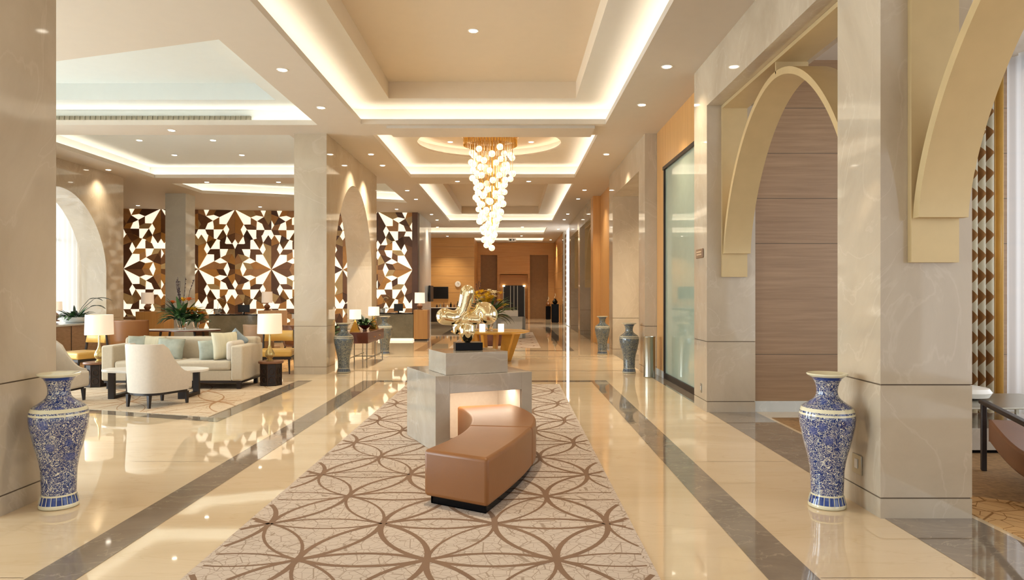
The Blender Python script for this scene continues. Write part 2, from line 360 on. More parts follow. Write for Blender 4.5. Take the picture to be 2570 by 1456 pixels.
mb = MB(); mb.prism([(3.22, 1), (6.2, 1), (6.2, 5.3), (4.6, 5.6), (3.9, 5.2), (3.22, 5.65)], .0005, .006, 0)
mb.prism([(3.22, 5.65), (3.9, 5.2), (4.6, 5.6), (6.2, 5.3), (6.2, 8.9), (3.22, 8.9)], .0005, .006, 1)
tag(mb.build('side_room_carpet', [M['carpet_side'], M['carpet_brown']], smooth=False), 'amber and mottled brown carpet in the side room under the wooden armchair', 'carpet')
# ------------------------------------------------------------ ceiling with coves
def rect(x0, y0, x1, y1): return [(x0, y0), (x1, y0), (x1, y1), (x0, y1)]
def offset(poly, d):
    n = len(poly); out = []
    for i in range(n):
        p0, p1, p2 = Vector(poly[i-1]), Vector(poly[i]), Vector(poly[(i+1) % n])
        e1 = (p1-p0).normalized(); e2 = (p2-p1).normalized(); n1 = Vector((e1.y, -e1.x)); n2 = Vector((e2.y, -e2.x))
        b = (n1+n2).normalized(); out.append(tuple(p1+b*(d/max(.2, b.dot(n1)))))
    return out
def ring_face(mb, a, b, za, zb, mi=0, flip=False):
    n = len(a)
    for i in range(n):
        j = (i+1) % n
        f = [(a[i][0], a[i][1], za), (a[j][0], a[j][1], za), (b[j][0], b[j][1], zb), (b[i][0], b[i][1], zb)]
        mb.add(f, [(3, 2, 1, 0) if flip else (0, 1, 2, 3)], mi)
def polyface(mb, loops, z, mi=0):
    tr = tessellate_polygon([[Vector((p[0], p[1], 0)) for p in l] for l in loops]); pts = [p for l in loops for p in l]
    mb.add([(p[0], p[1], z) for p in pts], [tuple(t) for t in tr], mi)
ce = MB(); led = []
coves = [  # hole, inner recess (or circle), z2, z3
    (rect(-2.73, -3, 1.68, 12.93), rect(-2.14, -2.4, 1.10, 12.4), 4.92, 5.21),
    (rect(-2.68, 13.82, 1.64, 18.9), 'circle', 4.92, 5.04),
    (rect(-2.68, 20.0, 1.70, 30.8), rect(-2.14, 20.6, 1.10, 30.3), 4.92, 5.21),
    (rect(-5.2, 33.3, 1.62, 37.0), None, 4.92, 0),
    (rect(-3.6, 39.6, 1.77, 42.4), None, 4.86, 0),
    ([(-3.53, 8.62), (-3.53, 13.0), (-9.5, 13.0), (-9.5, slant(-9.5))][::-1], [(-4.13, 9.35), (-4.13, 12.5), (-8.9, 12.5), (-8.9, 10.95)][::-1], 4.92, 5.21),
    (rect(-9.47, 13.82, -4.3, 18.97), None, 4.92, 0),
    ([(-9.47, 19.95), (-3.54, 19.95), (-3.54, 24.2), (-9.47, 21.9)], None, 4.92, 0),
]
coves.append((rect(-9.0, -3, -4.4, 4.2), None, 4.92, 0))
outer = rect(-16, -7, 8, 46)
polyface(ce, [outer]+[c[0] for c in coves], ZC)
polyface(ce, [outer], 5.6)
def signed(p): return sum(p[i][0]*p[(i+1) % len(p)][1]-p[(i+1) % len(p)][0]*p[i][1] for i in range(len(p)))
for hole, inner, z2, z3 in coves:
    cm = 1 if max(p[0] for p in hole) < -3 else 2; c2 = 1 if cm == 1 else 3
    if signed(hole) < 0: hole = hole[::-1]
    if isinstance(inner, list) and signed(inner) < 0: inner = inner[::-1]
    lip = offset(hole, .02); out = offset(hole, .2)
    ring_face(ce, hole, hole, ZC, ZC+.09); ring_face(ce, hole, lip, ZC+.09, ZC+.09); ring_face(ce, lip, lip, ZC+.09, ZC+.03)
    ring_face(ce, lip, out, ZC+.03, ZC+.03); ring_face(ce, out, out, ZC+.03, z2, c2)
    l1 = offset(hole, .07); l2 = offset(hole, .11); led.append((l1, l2))
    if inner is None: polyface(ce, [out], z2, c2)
    else:
        if inner == 'circle': inner = [(-.52+1.62*math.cos(2*PI*k/64), 16.2+1.62*math.sin(2*PI*k/64)) for k in range(64)]
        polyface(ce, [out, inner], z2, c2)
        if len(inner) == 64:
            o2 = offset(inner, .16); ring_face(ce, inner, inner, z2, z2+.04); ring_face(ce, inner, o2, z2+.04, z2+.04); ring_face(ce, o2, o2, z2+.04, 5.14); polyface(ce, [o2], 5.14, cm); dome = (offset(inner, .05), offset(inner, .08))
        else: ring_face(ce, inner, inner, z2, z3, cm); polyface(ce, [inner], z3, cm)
ce.box(-2.29, 13.05, 4.55, 1.5, 13.78, 4.6)
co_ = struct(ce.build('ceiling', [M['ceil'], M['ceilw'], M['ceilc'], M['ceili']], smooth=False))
tr_ = MB()
for l1, l2 in led: ring_face(tr_, l1, l2, ZC+.045, ZC+.045)
ring_face(tr_, dome[0], dome[1], 4.967, 4.967)
struct(tr_.build('trim_1', M['led'], smooth=False))
# grille on the lounge cove wall
mb = MB(); mb.box(-8.6, 13.14, 4.72, -4.8, 13.19, 4.8, 0)
for k in range(40): mb.box(-8.6+k*.095, 13.12, 4.725, -8.585+k*.095, 13.15, 4.795, 1)
tag(mb.build('air_grille', [M['grille'], M['steel']], smooth=False), 'long grey air slot in the end of the lounge ceiling cove', 'vent')
# ------------------------------------------------------------ walls and pillars
def pillar(x0, x1, y0, y1, label, mat='stone', z1=ZC, name='stone_pillar', seams=(.14, .92), cat='pillar'):
    mb = MB(); zs = [0]+list(seams)+[z1]
    for i in range(len(zs)-1):
        mb.box(x0, y0, zs[i]+(.005 if i else 0), x1, y1, zs[i+1]-(.005 if i < len(zs)-2 else 0), 0)
        if i: mb.box(x0+.008, y0+.008, zs[i]-.006, x1-.008, y1-.008, zs[i]+.006, 1)
    return tag(mb.build(name, [M[mat], M['groove']], smooth=False), label, cat)
XP = 3.16
pillar(XR, XP, .5, 1.15, 'beige marble pillar at the very front right, beside the nearest gold arch')
pillar(XR, XP, 4.93, 5.58, 'large beige marble pillar behind the blue and white vase on the right')
pillar(XR, XP, 9.33, 9.98, 'beige marble pillar with the small brown sign, left of the brown oak wall')
pillar(XR, XP, 13.7, 14.35, 'narrow marble pillar beside the frosted glass and the steel bin')
pillar(XR, XP, 22.5, 23.15, 'slim honey wood pillar past the furthest right vase', 'woodv', seams=())
pillar(XR, XP, 26.9, 27.55, 'distant marble pillar carrying the nearer of the two far gold arches')
pillar(XR, XP, 31.3, 31.95, 'distant marble pillar carrying the furthest gold arch')
pillar(XR, XP, 35.7, 36.35, 'furthest marble pillar on the right beyond the tall bright window')
pillar(-4.17, XL, 4.93, 5.58, 'large beige marble pillar at the left edge behind the blue and white vase')
pillar(-10.6, -9.98, 21.9, 22.55, 'pale marble pillar standing in front of the lit geometric wall', 'pale')
pillar(-4.17, XL, .5, 1.15, 'beige marble pillar beside the camera on the left')
# lintels right
mb = MB()
for y0, y1 in ((1.15, 4.93), (5.58, 9.33), (14.35, 18.1), (23.15, 26.9), (27.55, 31.3)): mb.box(XR, y0, 3.99, XP, y1, ZC)
mb.box(XR, -6.5, 3.99, XP, .5, ZC)
struct(mb.build('trim_2', M['stone'], smooth=False))
struct(pillar(XR, 7.6, 18.1, 18.75, 'x', name='wall_niche'))
for k_ in ('label', 'category'): del bpy.data.objects['wall_niche'][k_]
# arcade walls with arch
def sup(t, b, z0, p=2.0, qq=.6): return z0+b*max(0, 1-abs(t)**p)**qq
def arch_wall(name, x0, x1, ya, yb, mat):
    """wall from ya to yb (piers .65) with one arch between"""
    y0, y1 = ya+.65, yb-.65; yc = (y0+y1)/2; hw = (y1-y0)/2; mb = MB()
    n = 40; pts = [(y0, 0)]+[(yc+hw*math.sin(PI/2*(2*k/n-1)), sup(math.sin(PI/2*(2*k/n-1)), 1.82, 2.14)) for k in range(n+1)]+[(y1, 0)]
    mb.box(x0, ya, 0, x1, y0, ZC); mb.box(x0, y1, 0, x1, yb, ZC)
    for k in range(1, n+1):
        (a, za), (b, zb) = pts[k], pts[k+1]
        for x in (x0, x1): mb.add([(x, a, za), (x, b, zb), (x, b, ZC), (x, a, ZC)], [(0, 1, 2, 3)])
        mb.add([(x0, a, za), (x1, a, za), (x1, b, zb), (x0, b, zb)], [(0, 1, 2, 3)])
    for ys in (ya, y1):
        for z in (.14, .92): mb.box(x0-.001, ys-.001, z-.004, x1+.001, ys+.651, z+.004, 1)
    return struct(mb.build(name, [mat, M['groove']], smooth=False))
arch_wall('wall_left', -4.17, XL, 13.7, 18.75, M['stone'])
arch_wall('wall_lounge', -10.87, -10.25, 13.7, 18.75, M['stone'])
arch_wall('wall_lounge_middle', -10.87, -10.25, 9.3, 14.35-.65, M['stone'])
arch_wall('wall_lounge_near', -10.87, -10.25, 4.3, 9.3, M['stone'])
def wall(name, x0, y0, x1, y1, mat, z0=0, z1=ZC, seams=(), sk=0):
    mb = MB(); mb.box(x0, y0, z0, x1, y1, z1, 0)
    for z in seams: mb.box(x0-.001, y0-.001, z-.005, x1+.001, y1+.001, z+.005, 1)
    if sk: mb.box(x0-.01, y0-.01, 0, x1+.01, y1+.01, sk, 2)
    return struct(mb.build(name, [mat, M['groove'], M['pale']], smooth=False))
wall('wall_right', XP+.001, 9.38, 7.6, 9.5, M['oak'], seams=(.75, 2.2, 2.79, 3.38, 3.97), sk=.14)
wall('wall_left_outer', -15.2, 18.75, -15, 28, M['stone']); wall('wall_left_return', -15, 18.75, -10.25, 18.9, M['stone'])
wall('wall_corridor', 2.76, 18.76, 2.9, 22.49, M['woodv'], sk=.1)
wall('wall_end_left', -9, 39.5, -2.1, 39.7, M['wood'], seams=(.9, 1.6, 2.5, 3.0, 3.5, 4.1))
wall('wall_end_return', -2.2, 39.71, -2.1, 43.6, M['wood'])
wall('wall_end_right', XR, 36.36, 2.66, 43.6, M['wood'], seams=(.9, 1.8, 2.7, 3.6))
wall('wall_reception', -3.77, 27.42, XL, 31.3, M['pale'])
wall('wall_reception_back', -7.2, 31.31, -7.0, 39.49, M['wood'])
wall('wall_front_left', -16, -6.9, -10.25, -6.7, M['stone']); wall('wall_front_right', 6.4, -6.9, 7.6, -6.7, M['stone'])
wall('wall_niche_side', 7.3, 9.5, 7.5, 18.1, M['stone']); wall('wall_alcove', 4.4, 14.36, 4.5, 18.09, M['stone'])
wall('wall_right_outer', 3.3, 22.5, 3.4, 31.3, M['oak'])
# wood partition with the frosted glass (bay 9.98 - 13.7)
mb = MB(); xg = 2.76
mb.box(xg, 9.99, 3.84, xg+.1, 13.69, ZC); mb.box(xg, 13.12, 0, xg+.1, 13.69, 3.84); mb.box(xg-.008, 9.99, 3.80, xg+.02, 13.15, 3.86, 1)
mb.box(xg-.01, 13.1, 0, xg+.12, 13.7, .12, 2)
struct(mb.build('wall_partition', [M['woodv'], M['dark'], M['pale']], smooth=False))
mb = MB(); mb.box(xg+.03, 9.99, .1, xg+.045, 13.1, 3.8, 0)
struct(mb.build('window_1', [M['frost']], smooth=False))
mb = MB(); mb.box(xg, 9.99, 0, xg+.06, 13.1, .1); mb.box(xg+.0, 13.06, .1, xg+.06, 13.12, 3.84)
struct(mb.build('trim_3', M['dark'], smooth=False))
# far portal wall
YF = 43.5
mb = MB()
def fb(u0, v0, u1, v1, y0, y1, mi): mb.box(X(u0, YF), y0, max(0, Z(v1, YF)), X(u1, YF), y1, Z(v0, YF), mi)
fb(1190, 608, 1400, 640, YF, YF+.4, 0); fb(1190, 640, 1206, 801, YF, YF+.4, 0); fb(1376, 640, 1400, 801, YF, YF+.4, 0)
fb(1206, 640, 1248, 801, YF+.3, YF+.4, 1); fb(1330, 640, 1376, 801, YF+.3, YF+.4, 1)
fb(1248, 640, 1330, 690, YF+.02, YF+.4, 0); fb(1248, 690, 1254, 801, YF+.02, YF+.4, 0); fb(1325, 690, 1330, 801, YF+.02, YF+.4, 0)
fb(1254, 690, 1325, 716, YF+.8, YF+.9, 0); fb(1254, 716, 1262, 801, YF+.8, YF+.9, 0); fb(1318, 716, 1325, 801, YF+.8, YF+.9, 0)
for u in (1254, 1325): mb.box(X(u, YF)-.02, YF+.4, 0, X(u, YF)+.02, YF+.9, 2.7, 0)
mb.box(X(1254, YF), YF+.02, 2.66, X(1325, YF), YF+.9, 2.7, 0)
struct(mb.build('wall_end', [M['wood'], M['taupe']], smooth=False))
mb = MB(); mb.box(X(1262, YF), YF+.86, 0, X(1318, YF), YF+.9, Z(716, YF), 0)
struct(mb.build('door_1', [M['screen']], smooth=False)); d1 = bpy.data.objects['door_1']
mb = MB()
for u in (1263, 1281, 1290, 1299, 1317): mb.box(X(u, YF)-.02, YF+.82, 0, X(u, YF)+.02, YF+.86, Z(717, YF))
mb.build('door_frame', M['steel'], d1)
mb = MB()
for u in (1264, 1316): mb.box(X(u, YF)-.06, YF+.74, Z(719, YF), X(u, YF)+.06, YF+.8, Z(716, YF))
mb.build('door_light', M['lens'], d1)
# ------------------------------------------------------------ outer windows, sheers
def sheer_obj(name, x, y0, y1, z0, z1, amp=.03, label=None, k=5.0, mat=None):
    n = int((y1-y0)*24); a = [(x+amp*math.sin(k*2*PI*(y0+(y1-y0)*i/n)), y0+(y1-y0)*i/n, z0) for i in range(n+1)]
    b = [(p[0], p[1], z1) for p in a]; mb = MB(); mb.grid([a, b])
    o = mb.build(name, mat or M['sheer'], ang=180)
    return tag(o, label, 'curtain')
sheer_obj('sheer_curtain', -11.35, 4.4, 18.7, .05, 4.5, label='white sheer curtain glowing behind the arched window on the far left')
sheer_obj('sheer_curtain', 6.35, 1.0, 9.25, .05, 4.55, label='white sheer curtain over the bright window at the right edge')
sheer_obj('sheer_curtain', 2.64, 32.4, 34.9, .03, 4.58, label='tall bright sheer curtain far down the right side of the hall')
mb = MB(); mb.box(-11.9, .4, 0, -11.8, 19, .3); mb.box(-11.9, .4, 4.3, -11.8, 19, 4.6)
for y in [4.3+1.5*k for k in range(10)]: mb.box(-11.88, y-.04, .3, -11.82, y+.04, 4.3)
mb.box(-11.88, 4.3, 2.9, -11.82, 18.7, 2.98)
struct(mb.build('window_2', M['steel'], smooth=False))
mb = MB(); mb.box(6.6, -6, 0, 6.7, 9.3, .15); mb.box(6.6, -6, 4.45, 6.7, 9.3, 4.6)
for y in [1.2+1.6*k for k in range(6)]: mb.box(6.61, y-.03, .15, 6.67, y+.03, 4.45)
struct(mb.build('window_3', M['steel'], smooth=False))
mb = MB()
for x in [-10+2.3*k for k in range(8)]: mb.box(x-.05, -6.5, 0, x+.05, -6.4, 4.6)
mb.box(-10.2, -6.5, 2.9, 6.4, -6.4, 3.0)
struct(mb.build('window_4', M['steel'], smooth=False))
def drape(name, x0, x1, y, z0, z1, amp, waves, mat, label):
    n = waves*12; a = [(x0+(x1-x0)*i/n, y+amp*math.sin(2*PI*waves*i/n), z0) for i in range(n+1)]
    mb = MB(); mb.grid([a, [(p[0], p[1], z1) for p in a]])
    o = mb.build(name, mat, ang=180); sm = o.modifiers.new('thickness', 'SOLIDIFY'); sm.thickness = .006
    return tag(o, label, 'curtain')
drape('drape', 5.72, 6.13, 9.15, .008, 4.5, .05, 4, M['ogee'], 'brown and cream ogee print drape hanging beside the right edge window')
drape('drape_lining', 6.14, 6.24, 9.12, .008, 4.5, .04, 1, M['goldleather'], 'plain gold drape edge between the printed drape and the bright sheer')
def drapey(name, x, y0, y1, mat, label):
    n = 24; a = [(x+.04*math.sin(2*PI*3*i/n), y0+(y1-y0)*i/n, .05) for i in range(n+1)]
    mb = MB(); mb.grid([a, [(p[0], p[1], 4.45) for p in a]]); return tag(mb.build(name, mat, ang=180), label, 'curtain')
drapey('drape', 2.66, 34.95, 35.65, M['ogee'], 'brown print drape on the far side of the tall bright window down the hall')
drapey('drape', 2.72, 32.0, 32.35, M['ogee'], 'narrow brown drape on the near side of the tall bright window down the hall')
# ------------------------------------------------------------ gold arches
def gold_arch(ya, yb, label):
    t = thing('gold_arch', label, 'arch', (2.88, (ya+yb)/2, 1.76)); hw = (yb-ya)/2; z0 = 0
    mb = MB(); x0, x1 = -.165, .16
    mb.box(x0, -hw+.002, 0, x1, -hw+.05, 2.225); mb.box(x0, hw-.05, 0, x1, hw-.002, 2.225); mb.box(x0, -hw+.05, 2.185, x1, hw-.05, 2.228)
    mb.build('arch_frame', M['gold'], t, smooth=False)
    mb = MB(); rows = []; n = 60; hb = hw-.12; xa, xb = x0+.01, x1+.02
    def pt(th, off):
        s = math.sin(th); return Vector((0, (hb+off)*s, sup(s, 1.72+off, .3, 1.9, .65)))
    for k in range(n+1):
        th = PI/2*(2*k/n-1)
        i_, o_ = pt(th, 0), pt(th, .07)
        if k in (0, n): i_.z = o_.z = .3
        rows.append([(xa, i_.y, i_.z), (xb, i_.y, i_.z), (xb, o_.y, o_.z), (xa, o_.y, o_.z)])
    mb.grid(rows, close=True); mb.add(rows[0], [(0, 1, 2, 3)]); mb.add(rows[-1], [(3, 2, 1, 0)])
    mb.build('arch_band', M['gold'], t, ang=30)
    mb = MB(); mb.box(xa, -.04, 2.06, xb, -.015, 2.185); mb.build('arch_strut', M['gold'], t, smooth=False)
    return t
gold_arch(1.15, 4.93, 'champagne gold arch at the top right corner, nearest the camera')
gold_arch(5.58, 9.33, 'full champagne gold arch in the bay in front of the brown oak wall')
gold_arch(23.15, 26.9, 'small distant gold arch, nearer of the two far down on the right')
gold_arch(27.55, 31.3, 'furthest small gold arch down the right side')
# ------------------------------------------------------------ feature mosaic
T = (0, 0); B = (421, 702)
base = [
 ([(0, 0), (181, 93), (181, 173), (99, 175)], 'L'), ([(99, 175), (137, 235), (96, 312), (65, 235)], 'L'), ([(181, 93), (245, 67), (333, 83), (253, 135)], 'L'),
 ([(137, 235), (246, 237), (244, 347), (210, 351)], 'L'), ([(253, 135), (313, 165), (343, 237), (246, 237)], 'L'), ([(36, 405), (96, 312), (177, 360), (103, 405)], 'h'),
 ([(0, 350), (36, 405), (0, 465)], 'L'), ([(318, 297), (343, 237), (421, 237), (393, 297)], 'h'), ([(0, 0), (99, 175), (65, 235), (96, 312), (0, 275)], 'D'),
 ([(0, 275), (96, 312), (36, 405), (0, 350)], 'D'), ([(0, 0), (208, 0), (245, 67), (181, 93)], 'D'), ([(208, 0), (290, 0), (333, 83), (245, 67)], 'D'),
 ([(290, 0), (361, 0), (333, 83)], 'L'), ([(361, 0), (421, 0), (421, 50), (333, 83)], 'D'), ([(253, 135), (333, 83), (388, 180), (313, 165)], 'D'),
 ([(333, 83), (421, 50), (421, 120), (388, 180)], 'D'), ([(313, 165), (388, 180), (421, 237), (343, 237)], 'D'), ([(421, 120), (421, 237), (388, 180)], 'h'),
 ([(181, 93), (253, 135), (243, 205), (181, 173)], 'D'), ([(99, 175), (181, 173), (243, 205), (246, 237), (137, 235)], 'D'), ([(137, 235), (210, 351), (177, 360), (96, 312)], 'D'),
 ([(246, 237), (343, 237), (318, 297), (245, 330)], 'D'), ([(244, 342), (303, 297), (325, 390), (284, 467), (210, 351)], 'D')]
skipp = {22}
t = thing('geometric_light_wall', 'tall backlit wall of brown, tan and glowing star shaped facets behind the reception desks', 'wall panel', (0, 0, 0))
wy = lambda x: 27.2+.125*(x+3.58)
wl, wd = MB(), MB(); cw, chh = 1.2825, 2.2
for ci in range(8):
    for cj in range(2):
        # star corner positions: stars at x=-3.79-2.565k (mid height) ; T stars offset
        xs = -3.79-cw*ci; fx = (ci % 2 == 0)
        for half in (0, 1):
            for pi_, (poly, kind) in enumerate(base):
                lit = kind == 'L' or (kind == 'h' and random.random() < .5)
                pp = [((421-a, 702-b) if half else (a, b)) for a, b in poly]
                out = []
                cx = sum(a for a, b in pp)/len(pp); cy = sum(b for a, b in pp)/len(pp)
                for a, b in pp:
                    a = cx+(a-cx)*.985; b = cy+(b-cy)*.985
                    # B star (421,702) is at mid height z=2.43 at even star columns
                    dx = (421-a)/421*cw if fx else a/421*cw
                    x = xs-dx; z = 2.43+(702-b)/702*chh*(1 if cj == 0 else -1)
                    out.append((x, z))
                mbx = wl if lit else wd; yo = .02 if lit else 0
                n = len(out); fr = [(x, wy(x)+yo, z) for x, z in out]; bk = [(x, wy(x)+.07, z) for x, z in out]
                mi = 0 if lit else random.choice([0, 0, 1, 1, 2, 2, 3, 3, 4])
                mbx.add(fr+bk, [tuple(range(n))]+[(i, (i+1) % n, n+(i+1) % n, n+i) for i in range(n)], mi)
wl.build('lit_facets', M['pane'], t, smooth=False, merge=False)
wd.build('wood_facets', M['browns'], t, smooth=False)
mb = MB(); xa, xb = -3.59, -15
mb.add([(xa, wy(xa)+.08, 0), (xb, wy(xb)+.08, 0), (xb, wy(xb)+.2, 0), (xa, wy(xa)+.2, 0), (xa, wy(xa)+.08, 4.6), (xb, wy(xb)+.08, 4.6), (xb, wy(xb)+.2, 4.6), (xa, wy(xa)+.2, 4.6)],
       [(0, 1, 5, 4), (1, 2, 6, 5), (2, 3, 7, 6), (3, 0, 4, 7), (4, 5, 6, 7)])
mb.box(-3.79, 27.1, 0, -3.58, 27.4, 4.6)
mb.build('backing_frame', M['browns'][0], t, smooth=False)
# ------------------------------------------------------------ vases
prof = [(.118, 0), (.13, .006), (.131, .02), (.126, .035), (.113, .075), (.111, .1), (.112, .14), (.114, .2), (.117, .27), (.128, .34), (.142, .4), (.157, .45), (.174, .53), (.186, .59),
        (.192, .645), (.19, .68), (.184, .705), (.178, .72), (.158, .737), (.13, .755), (.103, .775), (.085, .792), (.075, .815), (.072, .84), (.075, .87), (.083, .9), (.1, .93), (.118, .945), (.138, .957), (.142, .964), (.138, .97), (.11, .962), (.06, .95)]
def zone(z):
    if z < .03: return 2
    if z < .085: return 1
    if z < .1: return 2
    if .673 < z < .684: return 2
    if .684 <= z < .7: return 0
    if .7 <= z < .725: return 2
    if z > .945: return 2
    if z > .925: return 1
    return 0
pf2 = []
for i in range(len(prof)-1):
    for k in range(4):
        s = k/4; pf2.append((prof[i][0]*(1-s)+prof[i+1][0]*s, prof[i][1]*(1-s)+prof[i+1][1]*s))
pf2.append(prof[-1])
def vase(loc, suffix, label, rz=0):
    t = thing('floor_vase', label, 'vase', loc, rz)
    mb = MB(); mb.lathe(pf2, seg=64, mfn=zone); mb.build('vase_body', [M['vpat'+suffix], M['vblue'+suffix], M['vwhite'+suffix]], t, ang=60)
    mb = MB()
    for k in range(22):
        a = 2*PI*k/22; ca, sa = math.cos(a), math.sin(a); mb.cone((.1265*ca, .1265*sa, .032), (.1135*ca, .1135*sa, .088), .0022, .0022, 6)
    mb.build('foot_stripes', M['vwhite'+suffix], t)
    return t
vase((-3.3, 5.22, 0), '', 'tall blue and white porcelain vase at the left edge beside the marble pillar')
vase((2.29, 5.22, 0), '', 'tall blue and white porcelain vase in front of the large right pillar', 1.0)
vase((2.27, 13.95, 0), '2', 'grey blue porcelain vase on the right beside the steel bin', .4)
vase((2.27, 18.1, 0), '2', 'smaller looking grey blue vase furthest away on the right', 2)
vase((-3.28, 13.95, 0), '2', 'grey blue porcelain vase left of the mahogany console table', .9)
vase((-3.22, 18.1, 0), '2', 'grey blue porcelain vase behind the far end of the console table', 2.5)
mb = MB(); mb.lathe([(.105, 0), (.11, .01), (.105, .03), (.105, .72), (.11, .73), (.11, .75), (.095, .75), (.09, .7)], seg=32)
tag(mb.build('waste_bin', M['steel'], loc=(2.53, 13.25, 0)), 'slim brushed steel waste bin beside the frosted glass', 'bin')
# ------------------------------------------------------------ sockets, sign
mb = MB(); mb.box(-.012, -.07, 0, 0, .07, .14, 0); mb.box(-.018, -.02, .04, -.012, .02, .11, 1)
tag(mb.build('wall_socket', [M['steel'], M['white']], loc=(XR, 5.25, .23), bevel=.003), 'metal wall socket low on the large right pillar behind the vase', 'socket')
mb = MB(); mb.box(-.01, -.03, 0, 0, .03, .12, 0); mb.box(-.014, -.01, .03, -.01, .01, .09, 1)
tag(mb.build('wall_socket', [M['steel'], M['white']], loc=(XR, 9.6, .22), bevel=.003), 'small metal switch plate low on the pillar below the brown sign', 'socket')
t = thing('wall_sign', 'small brown sign plate with two pale lines on the marble pillar', 'sign', (XR, 9.65, 2.02))
mb = MB(); mb.box(-.02, -.17, 0, 0, .17, .125); mb.build('sign_plate', plain('sign_brown', srgb(132, 102, 76), .4), t, bevel=.012)
sc_ = plain('sign_cream', srgb(214, 186, 152), .5)
for i, (a, b, z) in enumerate(((-.11, .13, .075), (-.12, .12, .04))):
    n = 9; mb = MB()
    for k in range(n):
        y = a+(b-a)*k/n; mb.box(-.023, y, z, -.02, y+(b-a)/n*.72, z+(.02 if k % 3 else .015))
    mb.build('lettering_line', sc_, t, smooth=False)
# ------------------------------------------------------------ stepped block and sculpture
def stepped(loc, rz, label, niche=True, mt='block'):
    t = thing('stone_plinth', label, 'plinth', loc, rz); L_, D_, Hh = 1.03, 1.0, .74
    mb = MB(); x0, x1, nz, nd = .145, .915, .566, .62
    if not niche: mb.box(0, 0, 0, L_, D_-.001, Hh)
    mb.box(0, 0, 0, x0, nd, Hh); mb.box(x1, 0, 0, L_, nd, Hh); mb.box(x0, 0, nz, x1, nd, Hh); mb.box(0, nd, 0, L_, D_, Hh)
    mb.build('lower_block', M[mt], t, smooth=False, bevel=.003)
    if niche: mb = MB(); mb.box(x0+.002, nd-.012, .002, x1-.002, nd-.002, nz-.002); mb.box(x0+.002, .02, .002, x0+.01, nd-.012, nz-.002); mb.box(x1-.01, .02, .002, x1-.002, nd-.012, nz-.002)
    if niche:
        mb.build('niche_lining', M['fabric2'], t, smooth=False)
        mb = MB(); mb.box(x0+.02, .16, nz-.010, x1-.02, .30, nz-.003); mb.build('niche_light', M['nicheled'], t, smooth=False)
    mb = MB(); mb.box(.12, .045, Hh+.001, .78, .6, .955); mb.build('upper_block', M[mt], t, smooth=False, bevel=.003)
    return t
RB = math.atan2(.42, .94)
stepped((-.741, 6.91, .008), RB, 'grey beige marble stepped plinth with a lit niche behind the curved bench')
stepped((-.55, 24.4, .008), .25, 'distant pale stepped marble plinth behind the flower table', niche=False, mt='pale')
t = thing('gold_sculpture', 'polished gold abstract blob sculpture on the marble plinth', 'sculpture', (-.46, 7.42, .966), .2)
mb = MB(); mb.box(-.14, -.1, 0, .14, .1, .078); mb.build('sculpture_base', M['black'], t, bevel=.003)
def capsule_chain(mb, pts):
    for i in range(len(pts)-1):
        (a, ra), (b, rb) = pts[i], pts[i+1]; a = Vector(a); b = Vector(b); n = max(2, int((b-a).length/.012))
        for k in range(n+1):
            s = k/n; mb.ball(tuple(a*(1-s)+b*s), ra*(1-s)+rb*s, 16, 10)
K = .000589
def sp(x, y, d, r): return (((x-720)*K, d, (1205-y)*K+.075), r*K*1.07)
mb = MB()
capsule_chain(mb, [sp(715, 1190, 0, 36), sp(712, 1110, 0, 92), sp(708, 1000, 0, 132), sp(730, 880, 0, 104), sp(760, 770, 0, 75)])
capsule_chain(mb, [sp(300, 745, -.02, 138), sp(420, 770, -.02, 124), sp(540, 745, 0, 100), sp(625, 640, 0, 100), sp(665, 510, .0, 108), sp(690, 390, 0, 116), sp(712, 318, 0, 118)])
capsule_chain(mb, [sp(770, 340, .03, 62), sp(760, 470, .03, 62), sp(700, 600, .03, 60)])
capsule_chain(mb, [sp(760, 770, 0, 80), sp(880, 700, .0, 90), sp(960, 620, 0, 118), sp(1040, 660, -.01, 150), sp(1070, 720, -.02, 165)])
capsule_chain(mb, [sp(708, 960, 0, 90), sp(590, 900, .03, 78), sp(530, 950, .05, 70), sp(520, 1020, .05, 50)])
capsule_chain(mb, [sp(620, 820, 0, 70), sp(740, 800, -.03, 90), sp(860, 810, -.03, 80)])
so = mb.build('sculpture_body', M['chrome'], t)
r_ = so.modifiers.new('remesh', 'REMESH'); r_.mode = 'VOXEL'; r_.voxel_size = .006; r_.use_smooth_shade = True
s_ = so.modifiers.new('smooth', 'SMOOTH'); s_.factor = .6; s_.iterations = 14
# ------------------------------------------------------------ curved leather bench
def smoothpath(pts, n=6):
    out = []; P = [Vector(p) for p in pts]
    for i in range(len(P)-1):
        p0 = P[max(i-1, 0)]; p1 = P[i]; p2 = P[i+1]; p3 = P[min(i+2, len(P)-1)]
        for k in range(n):
            s = k/n; out.append(.5*((2*p1)+(-p0+p2)*s+(2*p0-5*p1+4*p2-p3)*s*s+(-p0+3*p1-3*p2+p3)*s**3))
    out.append(P[-1]); return out
inn = smoothpath([(-.65, 5.25), (-.49, 5.66), (-.40, 6.02), (-.37, 6.4), (-.40, 6.75), (-.48, 7.06), (-.56, 7.27)])
outp = smoothpath([(-.17, 4.95), (-.02, 5.4), (.12, 5.9), (.205, 6.35), (.205, 6.75), (.12, 7.12), (-.02, 7.43)])
t = thing('curved_bench', 'curved tan leather bench running into the lit niche of the marble plinth', 'bench', (0, 0, .007))
n = len(inn); cut = 15
